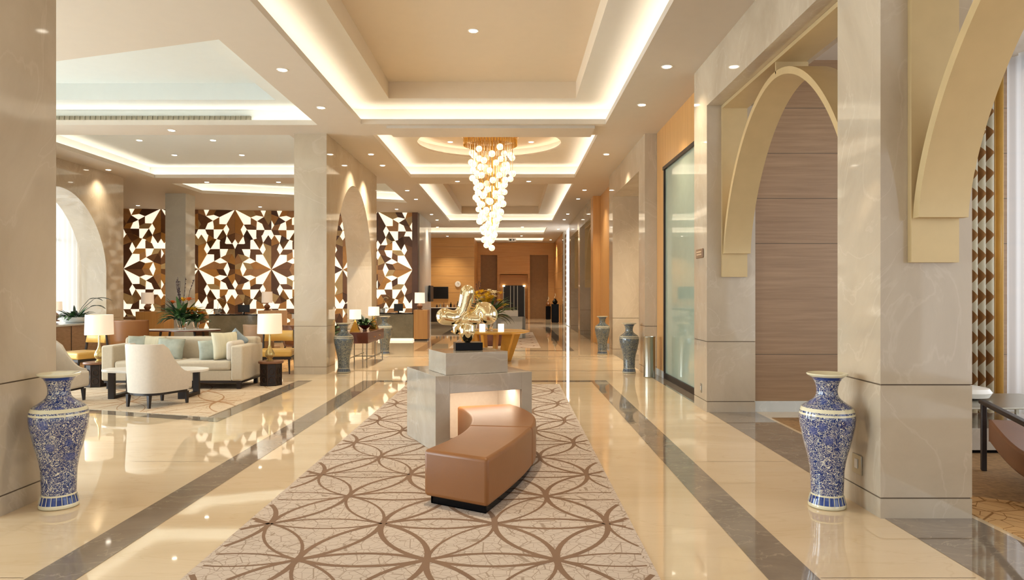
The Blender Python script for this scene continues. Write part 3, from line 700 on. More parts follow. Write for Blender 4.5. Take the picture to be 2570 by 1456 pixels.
def bench_seg(name, a, b, z0, z1, mat, ins=0, bev=.03):
    pi = inn[a:b]; po = outp[a:b]; mb = MB()
    li = [p.lerp(r, ins) for p, r in zip(pi, po)]; lo = [r.lerp(p, ins) for p, r in zip(pi, po)]
    m = len(li)
    if ins: d0 = (li[1]-li[0]).normalized()*.06; li[0] = li[0]+d0; lo[0] = lo[0]+d0
    rows = []
    for p, r in zip(li, lo): rows.append([(p.x, p.y, z0), (r.x, r.y, z0), (r.x, r.y, z1), (p.x, p.y, z1)])
    mb.grid(rows, close=True); mb.add(rows[0], [(0, 1, 2, 3)]); mb.add(rows[-1], [(3, 2, 1, 0)])
    return mb.build(name, mat, t, bevel=bev, merge=True, seg=4, ang=40)
bench_seg('seat_cushion', 0, cut+1, .06, .40, M['leather']); bench_seg('seat_cushion', cut, n, .06, .398, M['leather'])
bench_seg('bench_plinth', 0, n, 0, .062, M['black'], .07, 0)
for a, b in ((0, cut+1),):
    o = t.children[0]
# ------------------------------------------------------------ chandelier
t = thing('globe_chandelier', 'cascading chandelier of glowing glass globes under the round ceiling recess', 'chandelier', (-.5, 16.2, 0))
mb = MB(); mb.lathe([(.02, 5.04), (.62, 5.04), (.64, 5.06), (.64, 5.138)], seg=48)
for k in range(60): a = 2*PI*k/60; mb.cone((.6*math.cos(a), .6*math.sin(a), 4.88), (.6*math.cos(a), .6*math.sin(a), 5.0), .012, .012, 6)
mb.build('canopy', M['brass'], t)
rnd = random.Random(3); N_ = 100
gm = MB(); gm.ball((0, 0, 0), .076, 20, 12)
gproto = None
zt, zb_ = 4.76, 2.52
for k in range(N_):
    s = (k+.5)/N_; f = s**.72; zz = zb_+(zt-zb_)*f
    kk = [(0, .08), (.15, .14), (.36, .28), (.6, .42), (.76, .51), (1, .56)]
    for (fa, ra), (fb_, rb) in zip(kk, kk[1:]):
        if fa <= f <= fb_: R_ = ra+(rb-ra)*(f-fa)/(fb_-fa)
    a = k*2.39996; rr = R_*math.sqrt(rnd.uniform(.35, 1))
    x, y = rr*math.cos(a)-.0+.06*(f-.5), rr*math.sin(a)
    if gproto is None: g = gm.build('glass_globe', M['globe'], t); gproto = g
    else: g = gproto.copy(); C.objects.link(g); g.parent = t
    g.location = (x, y, zz+rnd.uniform(-.03, .03))
    sc = rnd.uniform(.85, 1.05); g.scale = (sc,)*3
    rm = MB(); rm.cone((0, 0, .06), (0, 0, (5.0-g.location.z)/sc), .004, .004, 5); rm.build('suspension_rod', M['brass'], g)
# ------------------------------------------------------------ downlights
lp = MB(); lp.lathe([(.055, 0), (.075, -.004), (.078, 0), (.078, .004), (.055, .004)], seg=24)
ll = MB(); ll.lathe([(.054, -.0062), (.056, -.004), (.056, 0)], seg=24)
dl0 = None
def downlight(u, v, label, z=ZC, power=60, grp=None):
    global dl0
    Y = FX*(z-H)/(V0-v); x = X(u, Y)
    if dl0 is None:
        dl0 = thing('recessed_downlight', label, 'ceiling light', (x, Y, z-.004)); lp.build('trim_ring', M['white'], dl0); ll.build('light_lens', M['lens'], dl0); d = dl0
    else: d = dup(dl0, (x, Y, z-.004), 0, label)
    if grp: d['group'] = grp
    if power:
        l = bpy.data.lights.new('downlight_beam', 'SPOT'); l.energy = power; l.color = (1, .85, .63); l.spot_size = 1.9; l.spot_blend = .9; l.shadow_soft_size = .06
        o = bpy.data.objects.new('downlight_beam', l); C.objects.link(o); o.location = (x, Y, z-.02)
    return d
DL = [(709, 175, 'downlight in the left soffit, nearest the camera', 150), (806, 270, 'downlight in the left soffit, second from the camera', 150), (1674, 167, 'downlight in the right soffit, nearest the camera', 150),
      (1611, 263, 'downlight in the right soffit, second from the camera', 150), (1086, 326, 'downlight on the cross beam left of the chandelier', 120), (1347, 324, 'downlight on the cross beam right of the chandelier', 120),
      (931, 387, 'downlight left of the chandelier cove, nearer one', 360), (960, 415, 'downlight left of the chandelier cove, further one', 360), (1522, 387, 'downlight right of the chandelier cove', 330),
      (1148, 455, 'downlight on the second cross beam, left', 120), (1327, 455, 'downlight on the second cross beam, right', 120), (1022, 478, 'downlight left of the third cove, nearest', 0), (1044, 500, 'downlight left of the third cove, second', 150),
      (1467, 477, 'downlight right of the third cove, nearest', 120), (1451, 499, 'downlight right of the third cove, second', 0), (1083, 538, 'downlight left of the third cove, third', 0), (1097, 552, 'downlight left of the third cove, last', 180),
      (1425, 537, 'downlight right of the third cove, third', 150), (1416, 551, 'downlight right of the third cove, last', 0), (1098, 570, 'downlight left of the bright fourth cove', 0), (1311, 569.5, 'downlight between third and fourth coves', 200),
      (1401, 575, 'downlight right of the bright fourth cove', 0), (1309, 592, 'small downlight beyond the fourth cove, right of the chandelier tip', 240), (1123, 592.6, 'small downlight beyond the fourth cove over the wood wall with television', 240), (1382, 602, 'small warm downlight above the far black pedestals', 240),
      (431, 327, 'lounge downlight on the beam beside the air slot', 100), (272, 426, 'lounge downlight beside the arched window wall, further one', 90), (177, 427, 'lounge downlight at the left edge by the arched window wall', 90), (519, 457, 'lounge downlight above the reception, left', 120), (699, 457, 'lounge downlight above the reception, right', 120)]
for u, v, lb, p in DL: downlight(u, v, 'small round '+lb, power=p*1.25*(1.5 if v > 400 and u > 800 else 1))
for u, v, lb in ((350, 352, 'front left'), (535, 352, 'front right'), (438, 389, 'back left'), (607, 389, 'back right')): downlight(u, v, 'tiny round downlight inside the second lounge cove, '+lb, z=4.92, power=30)
downlight(1188, 77, 'tiny round downlight alone in the big hall ceiling recess at top centre', z=5.21, power=60)
downlight(U0-.5*FX/5.6, V0-3.66*FX/5.6, 'added unseen downlight high in the hall recess, top light for the curved bench', z=5.21, power=330)  # lamp added out of view to light the bench from above
for u, lb in ((1130, 'left'), (1333, 'right')): downlight(u, 356, 'tiny round light in the circular ceiling recess, %s of the chandelier' % lb, z=5.14, power=0)
for x_, y_, lb in ((-13, 24.9, 'first from the left'), (-11.6, 25.0, 'left of the pale pillar'), (-8.9, 25.3, 'second right of the pale pillar'), (-7.6, 25.5, 'third right of the pale pillar'), (-5.4, 25.8, 'behind the marble column'), (-4.2, 26.0, 'at the right end')):
    downlight(X(1286+x_/y_*FX, 1)*0+U0+x_*FX/y_, V0-(ZC-H)*FX/y_, 'small wall washing downlight over the lit geometric wall, '+lb, power=160)
for x_, y_, lb in ((3.6, 16.6, 'in the side bay over the marble wall'), (3.2, 20.5, 'behind the furthest right vase bay')):
    downlight(U0+x_*FX/y_, V0-(ZC-H)*FX/y_, 'small round downlight '+lb, power=520)
# ------------------------------------------------------------ plants
def leaf(mb, p, az, L, wd, up, droop, mi=0, n=7, tw=0):
    p = Vector(p); d = Vector((math.cos(az), math.sin(az), 0)); sd = Vector((-d.y, d.x, 0)); rows = []
    el = up; q_ = p.copy(); seg = L/n
    for k in range(n+1):
        s = k/n; wv = wd*math.sin(PI*min(1, s*.92+.04))**.8
        rows.append([tuple(q_-sd*wv/2+Vector((0, 0, wv*.18))), tuple(q_), tuple(q_+sd*wv/2+Vector((0, 0, wv*.18)))])
        q_ = q_+(d*math.cos(el)+Vector((0, 0, math.sin(el))))*seg; el -= droop/n
    mb.grid(rows, mi)
def foliage(mb, c, n, L, wd, up=(.3, 1.4), droop=(.5, 1.8), mis=(0,), r=.03, rn=random):
    for k in range(n):
        a = rn.uniform(0, 2*PI); leaf(mb, (c[0]+r*math.cos(a), c[1]+r*math.sin(a), c[2]), a, L*rn.uniform(.6, 1.1), wd*rn.uniform(.7, 1.2), rn.uniform(*up), rn.uniform(*droop), rn.choice(mis))
def flower(parent, c, r, mat, n=6, name='flower_head'):
    mb = MB()
    for k in range(n): leaf(mb, (0, 0, 0), 2*PI*k/n+random.random(), r, r*.5, .6, .8, 0, 4)
    for k in range(n): leaf(mb, (0, 0, 0), 2*PI*k/n+random.random(), r*.7, r*.4, 1.1, .6, 0, 4)
    mb.build(name, mat, parent, loc=c)
# ------------------------------------------------------------ lamps
def lamp(loc, label, kind='bottle', rs=.165, hs=.27, hb=.36, shade='shade'):
    t = thing('table_lamp', label, 'lamp', loc); mb = MB()
    if kind == 'bottle':
        mb.lathe([(.06, 0), (.062, .015), (.035, .025), (.05, .05), (.075, .09), (.078, .12), (.06, .17), (.03, .22), (.018, .27), (.016, hb-.02)], seg=28)
        mb.build('lamp_base', M['amberm'], t)
        mb = MB(); mb.cone((0, 0, hb-.03), (0, 0, hb+.1), .008, .008, 8); mb.build('lamp_stem', M['steel'], t)
    elif kind == 'cone':
        mb.prism([(-.1, -.07), (.1, -.07), (.1, .07), (-.1, .07)], 0, .01)
        mb.add([(-.1, -.07, .01), (.1, -.07, .01), (.1, .07, .01), (-.1, .07, .01), (0, 0, hb)], [(0, 1, 4), (1, 2, 4), (2, 3, 4), (3, 0, 4)])
        mb.build('lamp_base', M['brass'], t, smooth=False)
        mb = MB(); mb.cone((0, 0, hb-.06), (0, 0, hb+.1), .008, .008, 8); mb.build('lamp_stem', M['brass'], t)
    else:
        mb.lathe([(.1, 0), (.1, .02), (.05, .04), (.09, .09), (.1, .13), (.07, .18), (.03, .21), (.02, hb)], seg=20); mb.build('lamp_base', M['leather2'], t)
        mb = MB(); mb.cone((0, 0, hb-.02), (0, 0, hb+.1), .008, .008, 8); mb.build('lamp_stem', M['brass'], t)
    mb = MB(); nn = 40; o_ = []; i_ = []
    rows = [[(r_*math.cos(2*PI*k/nn), r_*math.sin(2*PI*k/nn), z) for k in range(nn)] for r_, z in ((rs, hb), (rs*.96, hb+hs), (rs*.95, hb+hs), (rs*.99, hb))]
    mb.grid(rows, close=True); mb.build('lamp_shade', M[shade], t, ang=60)
    return t
M['amberm'] = plain('amber_glass_gloss', srgb(206, 184, 128), .06, metal=.7, var=.25, scale=25)
def drum(loc, label):
    t = thing('carved_side_table', label, 'side table', loc); mb = MB(); mb.lathe([(.17, 0), (.175, .01), (.175, .36), (.17, .37)], seg=8)
    for k in range(8):
        a = 2*PI*k/8; ca, sa = math.cos(a), math.sin(a); mb.cone((.178*ca, .178*sa, 0), (.178*ca, .178*sa, .37), .009, .009, 6, 1)
        for zz, ww in ((.1, .045), (.24, .04)):
            am = a+PI/8; cx, cy = .168*math.cos(am), .168*math.sin(am); tx, ty = -math.sin(am), math.cos(am)
            pts = [(cx+tx*ww*math.cos(q2), cy+ty*ww*math.cos(q2), zz+.05*math.sin(q2)) for q2 in [2*PI*j/10 for j in range(11)]]; mb.tube(pts, .006, 5, 1)
    mb.build('drum_body', [M['dark'], M['bronze']], t, ang=20)
    mb = MB(); mb.lathe([(.2, .37), (.205, .38), (.205, .395), (.2, .405)], seg=32); mb.build('table_top', M['leather2'], t)
    return t
drum((X(680, 12.05), 12.05, .007), 'dark carved drum side table at the right end of the sofa')
drum((X(243, 11.9), 11.9, .007), 'dark carved drum side table at the left end of the sofa, mostly hidden')
lamp((X(677, 12.05), 12.05, .413), 'white drum shade lamp with amber bottle base right of the sofa', rs=.2, hs=.33, hb=.46)
lamp((X(249, 11.9), 11.9, .413), 'white drum shade lamp with amber bottle base left of the sofa', rs=.215, hs=.33, hb=.45)
# ------------------------------------------------------------ sofa
t = thing('sofa', 'beige linen two seat sofa facing the camera in the lounge', 'sofa', (X(288, 11.9), 11.5, .007))
Wd = -4.32-X(288, 11.9); Dp = .92
mb = MB(); mb.box(.03, .03, .10, Wd-.03, Dp-.03, .135)
for x in (.06, Wd/2, Wd-.12):
    for y in (.05, Dp-.12): mb.box(x, y, 0, x+.06, y+.06, .10)
mb.build('sofa_base', M['dark'], t, smooth=False)
mb = MB(); mb.box(0, 0, .135, .2, Dp, .70); mb.build('armrest', M['fabric'], t, bevel=.03)
mb = MB(); mb.box(Wd-.2, 0, .135, Wd, Dp, .70); mb.build('armrest', M['fabric'], t, bevel=.03)
mb = MB(); mb.box(.2, .03, .135, Wd-.2, Dp-.2, .30); mb.build('seat_frame', M['fabric'], t, bevel=.01)
mid = Wd/2
for a, b in ((.205, mid-.003), (mid+.003, Wd-.205)):
    mb = MB(); mb.box(a, .0, .302, b, Dp-.3, .45); mb.build('seat_cushion', M['fabric'], t, bevel=.045, seg=4)
mb = MB(); mb.box(.02, Dp-.26, .30, Wd-.02, Dp, .80); mb.build('backrest', M['fabric'], t, bevel=.05, seg=4)
mb = MB()
for k in range(6): mb.ball((.35+k*(Wd-.7)/5, Dp-.262, .64), .016, 8, 6)
mb.build('tuft_buttons', M['fabric'], t)
mb = MB(); mb.box(Wd-.33, .12, .45, Wd-.205, Dp-.26, .76); mb.build('side_bolster', M['fabric2'], t, bevel=.05, seg=4)
def pillow(name, label, loc, rot, s, mat, hz=1.0):
    mb = MB(); n = 14; rows_t = []; 
    for sg in (1, -1):
        rows = []
        for i in range(n+1):
            r2 = []
            for j in range(n+1):
                u = 2*i/n-1; v = 2*j/n-1; h = (max(0, 1-u**4)*max(0, 1-v**4))**.6*.11*s/.42
                pin = 1-.06*(1-abs(u*v)); r2.append((u*s/2*pin, sg*h*.75, v*s/2*pin*hz))
            rows.append(r2 if sg > 0 else r2[::-1])
        mb.grid(rows)
    o = mb.build(name, mat, merge=True, ang=180); o.location = loc; o.rotation_euler = rot
    return tag(o, label, 'cushion')
sx, sy = X(288, 11.9), 11.5
def sofa_p(u, y, z): return (X(u, sy+y), sy+y, z)
pillow('throw_pillow', 'square sage print pillow on the left half of the sofa', sofa_p(428, .46, .62), (-.25, .05, 0), .45, M['cushion_sage'], .8)
pillow('throw_pillow', 'grey sage pillow at the far left of the sofa back', sofa_p(346, .54, .68), (-.25, .0, .2), .32, M['cushion_sage'])
pillow('throw_pillow', 'pale cream pillow leaning on the left of the sofa back', sofa_p(386, .58, .68), (-.2, .05, 0), .38, M['cushion_cream'], .8)
pillow('throw_pillow', 'small sage pillow in front of the cream pillow on the right half of the sofa', sofa_p(527, .34, .61), (-.25, -.1, .3), .35, M['cushion_sage'])
pillow('throw_pillow', 'large cream striped pillow on the right half of the sofa', sofa_p(566, .36, .68), (-.2, .0, .9), .46, M['cushion_cream'])
pillow('throw_pillow', 'grey blue pillow peeking over the right end of the sofa back', sofa_p(592, .6, .74), (-.1, .75, .3), .32, plain('grey_blue_fabric', srgb(140, 152, 158), .85))
# ------------------------------------------------------------ tub armchairs
def tub_chair(loc, rz, label):
    t = thing('tub_armchair', label, 'armchair', loc, rz)
    n = 40; W2, D2 = .31, .36; outr = []; 
    def plan(s, off):  # s -1..1 around back (y negative is back)
        a = s*PI*.5*1.0
        L = 1.2; 
        if abs(s) > .6:
            k = (abs(s)-.6)/.4; return (math.copysign(W2-off, s), -.05+k*(D2-.0))
        a = s/.6*PI/2; return ((W2-off)*math.sin(a)/1.0*(1.0), -.05-(D2-.05-off)*(abs(math.cos(a))**.62))
    def top(s):
        k = abs(s)
        if k < .56: return .855
        q2 = min(1, (k-.56)/.40); q2 = 1-(1-q2)**1.7; return .855-q2*.40
    rows = []
    for i in range(n+1):
        s = 2*i/n-1; tz = top(s); lean = .05*(tz-.4)
        xo, yo = plan(s, 0); xi, yi = plan(s, .06); f = 1+lean*.9
        rows.append([(xo*.94, yo*.94, .2), (xo*f, yo*f, tz-.02), (xo*f*.98, yo*f*.98, tz), (xi*f*1.02, yi*f*1.02, tz), (xi*f, yi*f, tz-.02), (xi, yi, .2)])
    mb = MB(); mb.grid(rows, close=True); mb.add(rows[0], [tuple(range(6))]); mb.add(rows[-1], [tuple(range(6))[::-1]])
    mb.build('back_shell', M['fabric2'], t, ang=50)
    mb = MB(); mb.prism([(-.245, -.27), (.245, -.27), (.29, .0), (.29, .37), (-.29, .37), (-.29, .0)], .2, .43); mb.build('seat_cushion', M['fabric2'], t, bevel=.035)
    mb = MB(); pl = [plan(2*i/n-1, .03) for i in range(n+1)]; mb.prism([(p[0]*.95, p[1]*.95) for p in pl]+[], .165, .2); mb.build('seat_rail', M['dark'], t, ang=50)
    for x, y in ((-.24, .3), (.24, .3), (-.2, -.27), (.2, -.27)):
        mb = MB(); mb.cone((x*1.02, y*1.02, 0), (x, y, .17), .02, .034, 4); mb.build('leg', M['dark'], t, smooth=False)
    return t
tub_chair((-4.93, 9.92, .007), -.42, 'pale cream tub armchair with its back to the camera by the coffee table')
tub_chair((-6.5, 10.12, .007), -1.6, 'pale tub armchair at the left edge, half hidden by the marble pillar')
# ------------------------------------------------------------ coffee table
t = thing('coffee_table', 'oval white topped coffee table with dark U shaped legs before the sofa', 'table', (-5.33, 10.72, .007))
mb = MB(); n = 48; mb.prism([(.77*math.copysign(abs(math.cos(a))**.8, math.cos(a)), .34*math.copysign(abs(math.sin(a))**.8, math.sin(a))) for a in [2*PI*k/n for k in range(n)]], .38, .415); mb.build('table_top', M['white'], t, bevel=.006)
for x in (-.52, .5):
    mb = MB()
    for y in (-.27, .22): mb.box(x-.045, y-.0, 0, x+.045, y+.05, .38)
    mb.box(x-.045, -.22, 0, x+.045, .22, .05); mb.build('u_leg', M['dark'], t, smooth=False)
# ------------------------------------------------------------ mustard chairs etc.
def side_chair(loc, rz, label, seat='goldleather'):
    t = thing('side_chair', label, 'chair', loc, rz)
    mb = MB(); mb.box(-.33, -.3, .33, .33, .3, .46); mb.build('seat', M[seat], t, bevel=.04, seg=4)
    mb = MB(); mb.box(-.31, -.28, .28, .31, .28, .33); mb.build('seat_rail', M['dark'], t, smooth=False)
    mb = MB(); rows = []
    for z, yy in ((.60, -.33), (.80, -.37)):
        rows.append([(.33*math.sin(a), yy+.12*(1-math.cos(a)), z) for a in [(-1+2*k/12) for k in range(13)]])
    mb.grid(rows); o = mb.build('backrest', M[seat], t, ang=60); m = o.modifiers.new('thickness', 'SOLIDIFY'); m.thickness = .05; m.offset = 0
    for x in (-.3, .3):
        mb = MB(); mb.tube([(x, -.3, 0), (x, -.25, .3), (x*1.0, -.3, .56), (x*.95, -.28, .82)], [.015, .024, .022, .016], 6); mb.build('leg', M['dark'], t)
        mb = MB(); mb.cone((x*.95, .28, 0), (x*.9, .24, .3), .014, .024, 6); mb.build('leg', M['dark'], t)
    return t
side_chair((X(212, 13.4)-.05, 13.4, .007), 2.7, 'mustard leather side chair behind the left side table')
side_chair((X(694, 13.9), 13.9, .007), .15+PI, 'mustard leather side chair behind the lamp right of the sofa')
def high_chair(loc, rz, label, mat, frame='dark', hh=1.0, wd=.6):
    t = thing('lounge_chair', label, 'chair', loc, rz); mb = MB()
    rows = []
    for z in (.35, .6, .8, hh-.03, hh):
        rows.append([(wd/2*math.sin(a)/math.sin(1.2)*(1+.06*(z-.5)), .3-.25*math.cos(a)-.12*(z-.4), z) for a in [1.2*(-1+2*k/14) for k in range(15)]])
    mb.grid(rows); o = mb.build('backrest', M[mat], t, ang=60); m = o.modifiers.new('thickness', 'SOLIDIFY'); m.thickness = .05; m.offset = 0
    mb = MB(); mb.box(-wd/2+.03, .1, .3, wd/2-.03, .62, .45); mb.build('seat', M[mat], t, bevel=.03)
    for x in (-wd/2+.06, wd/2-.06):
        for y in (.12, .58): mb = MB(); mb.cone((x, y, 0), (x, y, .3), .013, .02, 6); mb.build('leg', M[frame], t)
    return t
high_chair((X(342, 14.6)-.1, 14.4, .007), .1, 'high backed tan leather chair behind the sofa on the left', 'leather', wd=.72)
high_chair((X(640, 14.6), 14.6, .007), -.1, 'grey fabric chair with a pale metal frame behind the sofa on the right', 'taupe', 'steel', hh=.9, wd=.6)
high_chair((X(735, 16.5), 16.5, .007), -.1, 'tan leather chair behind the mustard chair beside the marble column', 'leather2', hh=.8)
mb = MB()
# oval table with flowers
YT = 15.2
t = thing('oval_table', 'long oval table with thin bright top behind the sofa carrying flowers', 'table', (X(457, YT), YT, .007))
mb = MB(); mb.prism([(.82*math.cos(2*PI*k/48), .42*math.sin(2*PI*k/48)) for k in range(48)], .745, .77); mb.build('table_top', M['lacquerbrown'], t)
mb = MB(); mb.prism([(.80*math.cos(2*PI*k/48), .40*math.sin(2*PI*k/48)) for k in range(48)], .7705, .777); mb.build('glass_top', M['white'], t)
for x, y in ((-.35, -.2), (-.35, .2), (.35, -.2), (.35, .2)): mb = MB(); mb.cone((x*1.3, y*1.2, 0), (x, y, .745), .018, .026, 8); mb.build('leg', M['dark'], t)
def bouquet(name, loc, label, rv=.09, hv=.2, n=60, L=.5, fl_=10, twigs=7, twl=.7, mats=None, spread=.3, cat='flowers', pot='glass'):
    t = thing(name, label, cat, loc); rn = random.Random(hash(label) % 1000 if False else len(label))
    mb = MB(); mb.lathe([(rv*.75, 0), (rv*.8, .006), (rv*.7, .04), (rv, hv*.7), (rv*.9, hv)], seg=24); mb.build('vase', M[pot], t)
    mb = MB(); foliage(mb, (0, 0, hv*.8), n, L, .085, mis=(0, 0, 1), r=rv*.5, rn=rn)
    for k in range(8): a = rn.uniform(0, 6.28); mb.tube([(0, 0, .02), (rv*.4*math.cos(a), rv*.4*math.sin(a), hv)], .004, 5)
    mb.build('foliage', [M['leaf'], M['darkleaf']], t)
    if twigs:
        mb = MB()
        for k in range(twigs):
            a = rn.uniform(0, 6.28); r = rn.uniform(.1, .3); p = [(0, 0, hv)]
            for j in range(1, 5): s = j/4; p.append((r*s*math.cos(a)+rn.uniform(-.02, .02), r*s*math.sin(a), hv+twl*s*rn.uniform(.9, 1.05)))
            mb.tube(p, .005, 5)
            for j in range(8): s = rn.uniform(.4, 1); mb.ball((r*s*math.cos(a), r*s*math.sin(a), hv+twl*s), .012, 6, 4)
        mb.build('twigs', M['twig'], t)
    for k in range(fl_):
        a = rn.uniform(0, 6.28); r = rn.uniform(.05, spread); flower(t, (r*math.cos(a), r*math.sin(a), hv+L*rn.uniform(.25, .8)), rn.uniform(.09, .15), M[rn.choice(mats or ['yellow', 'yellow', 'orange'])])
    return t
bouquet('flower_arrangement', (X(456, YT), YT, .785), 'large dark green arrangement with tall purple twigs and yellow lilies on the oval table', rv=.1, hv=.22, n=90, L=.52, twl=.85, fl_=7, spread=.25)
bouquet('flower_arrangement', (X(487, YT), YT+.1, .785), 'smaller yellow flower vase right of the big arrangement on the oval table', rv=.07, hv=.18, n=28, L=.3, fl_=8, twigs=0, spread=.2)
# ------------------------------------------------------------ window ledge on the left and its plant
t = thing('credenza', 'brown low cabinet with stone top under the arched window', 'cabinet', (-9.9, 15.6, 0))
mb = MB(); mb.box(-.3, -1.6, 0, .3, 2.4, .84); mb.box(-.301, -.0, .02, .305, .02, .83, 1); mb.box(-.301, 1.0, .02, .305, 1.02, .83, 1); mb.build('cabinet_body', [M['oak'], M['dark']], t, smooth=False)
mb = MB(); mb.box(-.33, -1.62, .84, .33, 2.42, .88); mb.build('cabinet_top', M['pale'], t, bevel=.005)
t = thing('potted_plant', 'leafy plant in a white bowl on the cabinet by the arched window', 'plant', (X(178, 16.3)+.1, 16.3, .88))
mb = MB(); mb.lathe([(.18, 0), (.26, .05), (.3, .13), (.28, .13), (.2, .08)], seg=32); mb.build('bowl', M['white'], t)
mb = MB(); foliage(mb, (0, 0, .1), 55, .32, .07, mis=(0, 1), r=.12); mb.build('foliage', [M['leaf'], M['darkleaf']], t)
mb = MB()
for az, L, up in ((0.0, .75, 1.2), (.3, .9, .9), (-.2, .95, .45)):
    p = [(0, 0, .1)]; 
    leaf(mb, (L*.4*math.cos(az), L*.4*math.sin(az), .1+L*.6*math.sin(up)), az, L*.45, .1, .35, 1.0)
    mb.tube([(0, 0, .1), (L*.2*math.cos(az), L*.2*math.sin(az), .1+L*.35*math.sin(up)), (L*.4*math.cos(az), L*.4*math.sin(az), .1+L*.6*math.sin(up))], .006, 6)
mb.build('tall_leaves', M['darkleaf'], t)
lamp((X(148, 17.1)-.1, 17.1, .88), 'small lamp with tan shade at the left end of the window cabinet', 'pot', rs=.16, hs=.22, hb=.25)
# ------------------------------------------------------------ reception
def desk(x0, x1, y, zt, label, mat='green', strip=False):
    t = thing('reception_desk', label, 'desk', ((x0+x1)/2, y, 0)); hw = (x1-x0)/2; mb = MB(); mb.box(-hw, 0, .08, hw, .6, zt-.03); mb.build('desk_front', M[mat], t, smooth=False)
    mb = MB(); mb.box(-hw-.01, -.02, zt-.03, hw+.01, .62, zt); mb.build('desk_top', M['black'] if mat == 'green' else M[mat], t, smooth=False)
    mb = MB(); mb.box(-hw+.03, .04, 0, hw-.03, .56, .08); mb.build('desk_kick', M['pane'] if strip else M['dark'], t, smooth=False)
    return t
YD = 23.0
desk(X(524, YD), X(646, YD), YD, .87, 'green marble reception desk behind the sofa, left of the marble column')
desk(X(946, 23.4), X(1037, 23.4), 23.4, .90, 'green marble reception desk with a lit base, right of the marble column', strip=True)
def woodbox(u0, u1, y, zt, label, mat='woodv', d=.6):
    mb = MB(); x0, x1 = X(u0, y), X(u1, y); hw = (x1-x0)/2
    t = thing('wood_cabinet', label, 'cabinet', ((x0+x1)/2, y, 0)); mb.box(-hw, 0, .05, hw, d, zt); mb.build('cabinet_body', M[mat], t, bevel=.004)
    mb = MB(); mb.box(-hw+.02, .02, 0, hw-.02, d-.02, .05); mb.build('cabinet_plinth', M['dark'], t, smooth=False)
    return t
woodbox(647, 706, 23.0, .99, 'honey wood cabinet with a lamp on it, right of the left green desk')
woodbox(1038, 1073, 23.4, 1.0, 'honey wood cabinet with a lamp on it, right of the lit base desk')
woodbox(340, 412, 20.6, 1.02, 'honey wood cabinet with a lamp on it, left of the pale marble pillar')
woodbox(300, 338, 20.6, .86, 'grey cabinet beside the leftmost honey wood cabinet', 'taupe')
lamp((X(368, 20.8), 20.85, 1.02), 'white shade lamp on the wood cabinet left of the pale pillar', 'pot', rs=.17, hs=.33, hb=.22)
lamp((X(669, 23.2), 23.25, .99), 'white shade lamp on the cabinet right of the left green desk', 'pot', rs=.17, hs=.36, hb=.25)
lamp((X(1053, 23.6), 23.65, 1.0), 'white shade lamp on the cabinet at the right end of reception', 'pot', rs=.17, hs=.35, hb=.22, shade='shade2')
def monitor(u, y, z, label, w_=.38):
    t = thing('computer_monitor', label, 'monitor', (X(u, y), y, z)); mb = MB(); mb.box(-w_/2, -.01, .06, w_/2, .02, .3); mb.build('screen', M['screen'], t, bevel=.005)
    mb = MB(); mb.box(-.09, -.06, 0, .09, .08, .012); mb.box(-.02, .0, .0, .02, .03, .1); mb.build('stand', M['black'], t, smooth=False)
monitor(612, 23.3, .87, 'black computer monitor on the green desk behind the sofa')
monitor(1000, 23.7, .90, 'black computer monitor on the desk right of the marble column', .3)
def orchid(u, y, z, label):
    t = thing('potted_orchid', label, 'plant', (X(u, y), y, z)); mb = MB(); mb.lathe([(.06, 0), (.08, .02), (.09, .14), (.08, .14)], seg=20); mb.build('pot', M['white'], t)
    mb = MB(); foliage(mb, (0, 0, .12), 9, .25, .06, up=(.2, .8)); mb.build('foliage', M['darkleaf'], t)
    mb = MB(); mb.tube([(0, 0, .1), (.02, 0, .35), (.08, 0, .5), (.18, 0, .52)], .005, 6); mb.build('stem', M['leaf'], t)
    for k in range(5): flower(t, (.04+.035*k, 0, .5-.03*(k-2)**2*.3), .05, M['petal'], 5, 'orchid_bloom')
orchid(546, 23.25, .87, 'white orchid in a small pot on the left part of the green desk')
orchid(740, 21.0, .8, 'white orchid half hidden by the marble column left of the arch')
woodbox(728, 752, 21.0, .8, 'small wood cabinet under the orchid beside the marble column')
orchid(960, 23.65, .90, 'white orchid on the left end of the lit base desk')
# ------------------------------------------------------------ console table
t = thing('console_table', 'mahogany console table with steel legs between the two left vases', 'table', (-3.27, 15.85, 0))
mb = MB(); mb.box(-.26, -.9, .50, .26, .95, .73); mb.build('table_body', M['lacquerbrown'], t, bevel=.006)
for x in (-.24, .22):
    for y in (-.88, .02, .91): mb = MB(); mb.box(x, y, 0, x+.02, y+.02, .5); mb.build('leg', M['steel'], t, smooth=False)
mb = MB(); mb.box(-.22, -.87, .15, -.2, .92, .17); mb.box(.2, -.87, .15, .22, .92, .17); mb.box(-.22, .0, .15, .22, .02, .17); mb.build('stretcher', M['steel'], t, smooth=False)
mb = MB()
for y in (-.2, .4): mb.ball((.268, y, .6), .012, 8, 6)
mb.build('drawer_knob', M['brass'], t)
def potted(loc, label, pot='burgundy', rr=.16, n=40, L=.3, hgt=.12, wd=.06, up=(.5, 1.4)):
    t = thing('potted_plant', label, 'plant', loc); mb = MB(); mb.lathe([(.05, 0), (.04, .03), (rr*.6, hgt*.6), (rr, hgt), (rr*.9, hgt), (rr*.5, hgt*.6)], seg=28); mb.build('bowl', M[pot], t)
    mb = MB(); foliage(mb, (0, 0, hgt*.9), n, L, wd, mis=(0, 0, 1), r=rr*.5, up=up); mb.build('foliage', [M['leaf'], M['darkleaf']], t)
    return t
lamp((-3.33, 15.2, .731), 'square white shade lamp with gold cone base at the near end of the console', 'cone', rs=.125, hs=.2, hb=.27, shade='shade2')
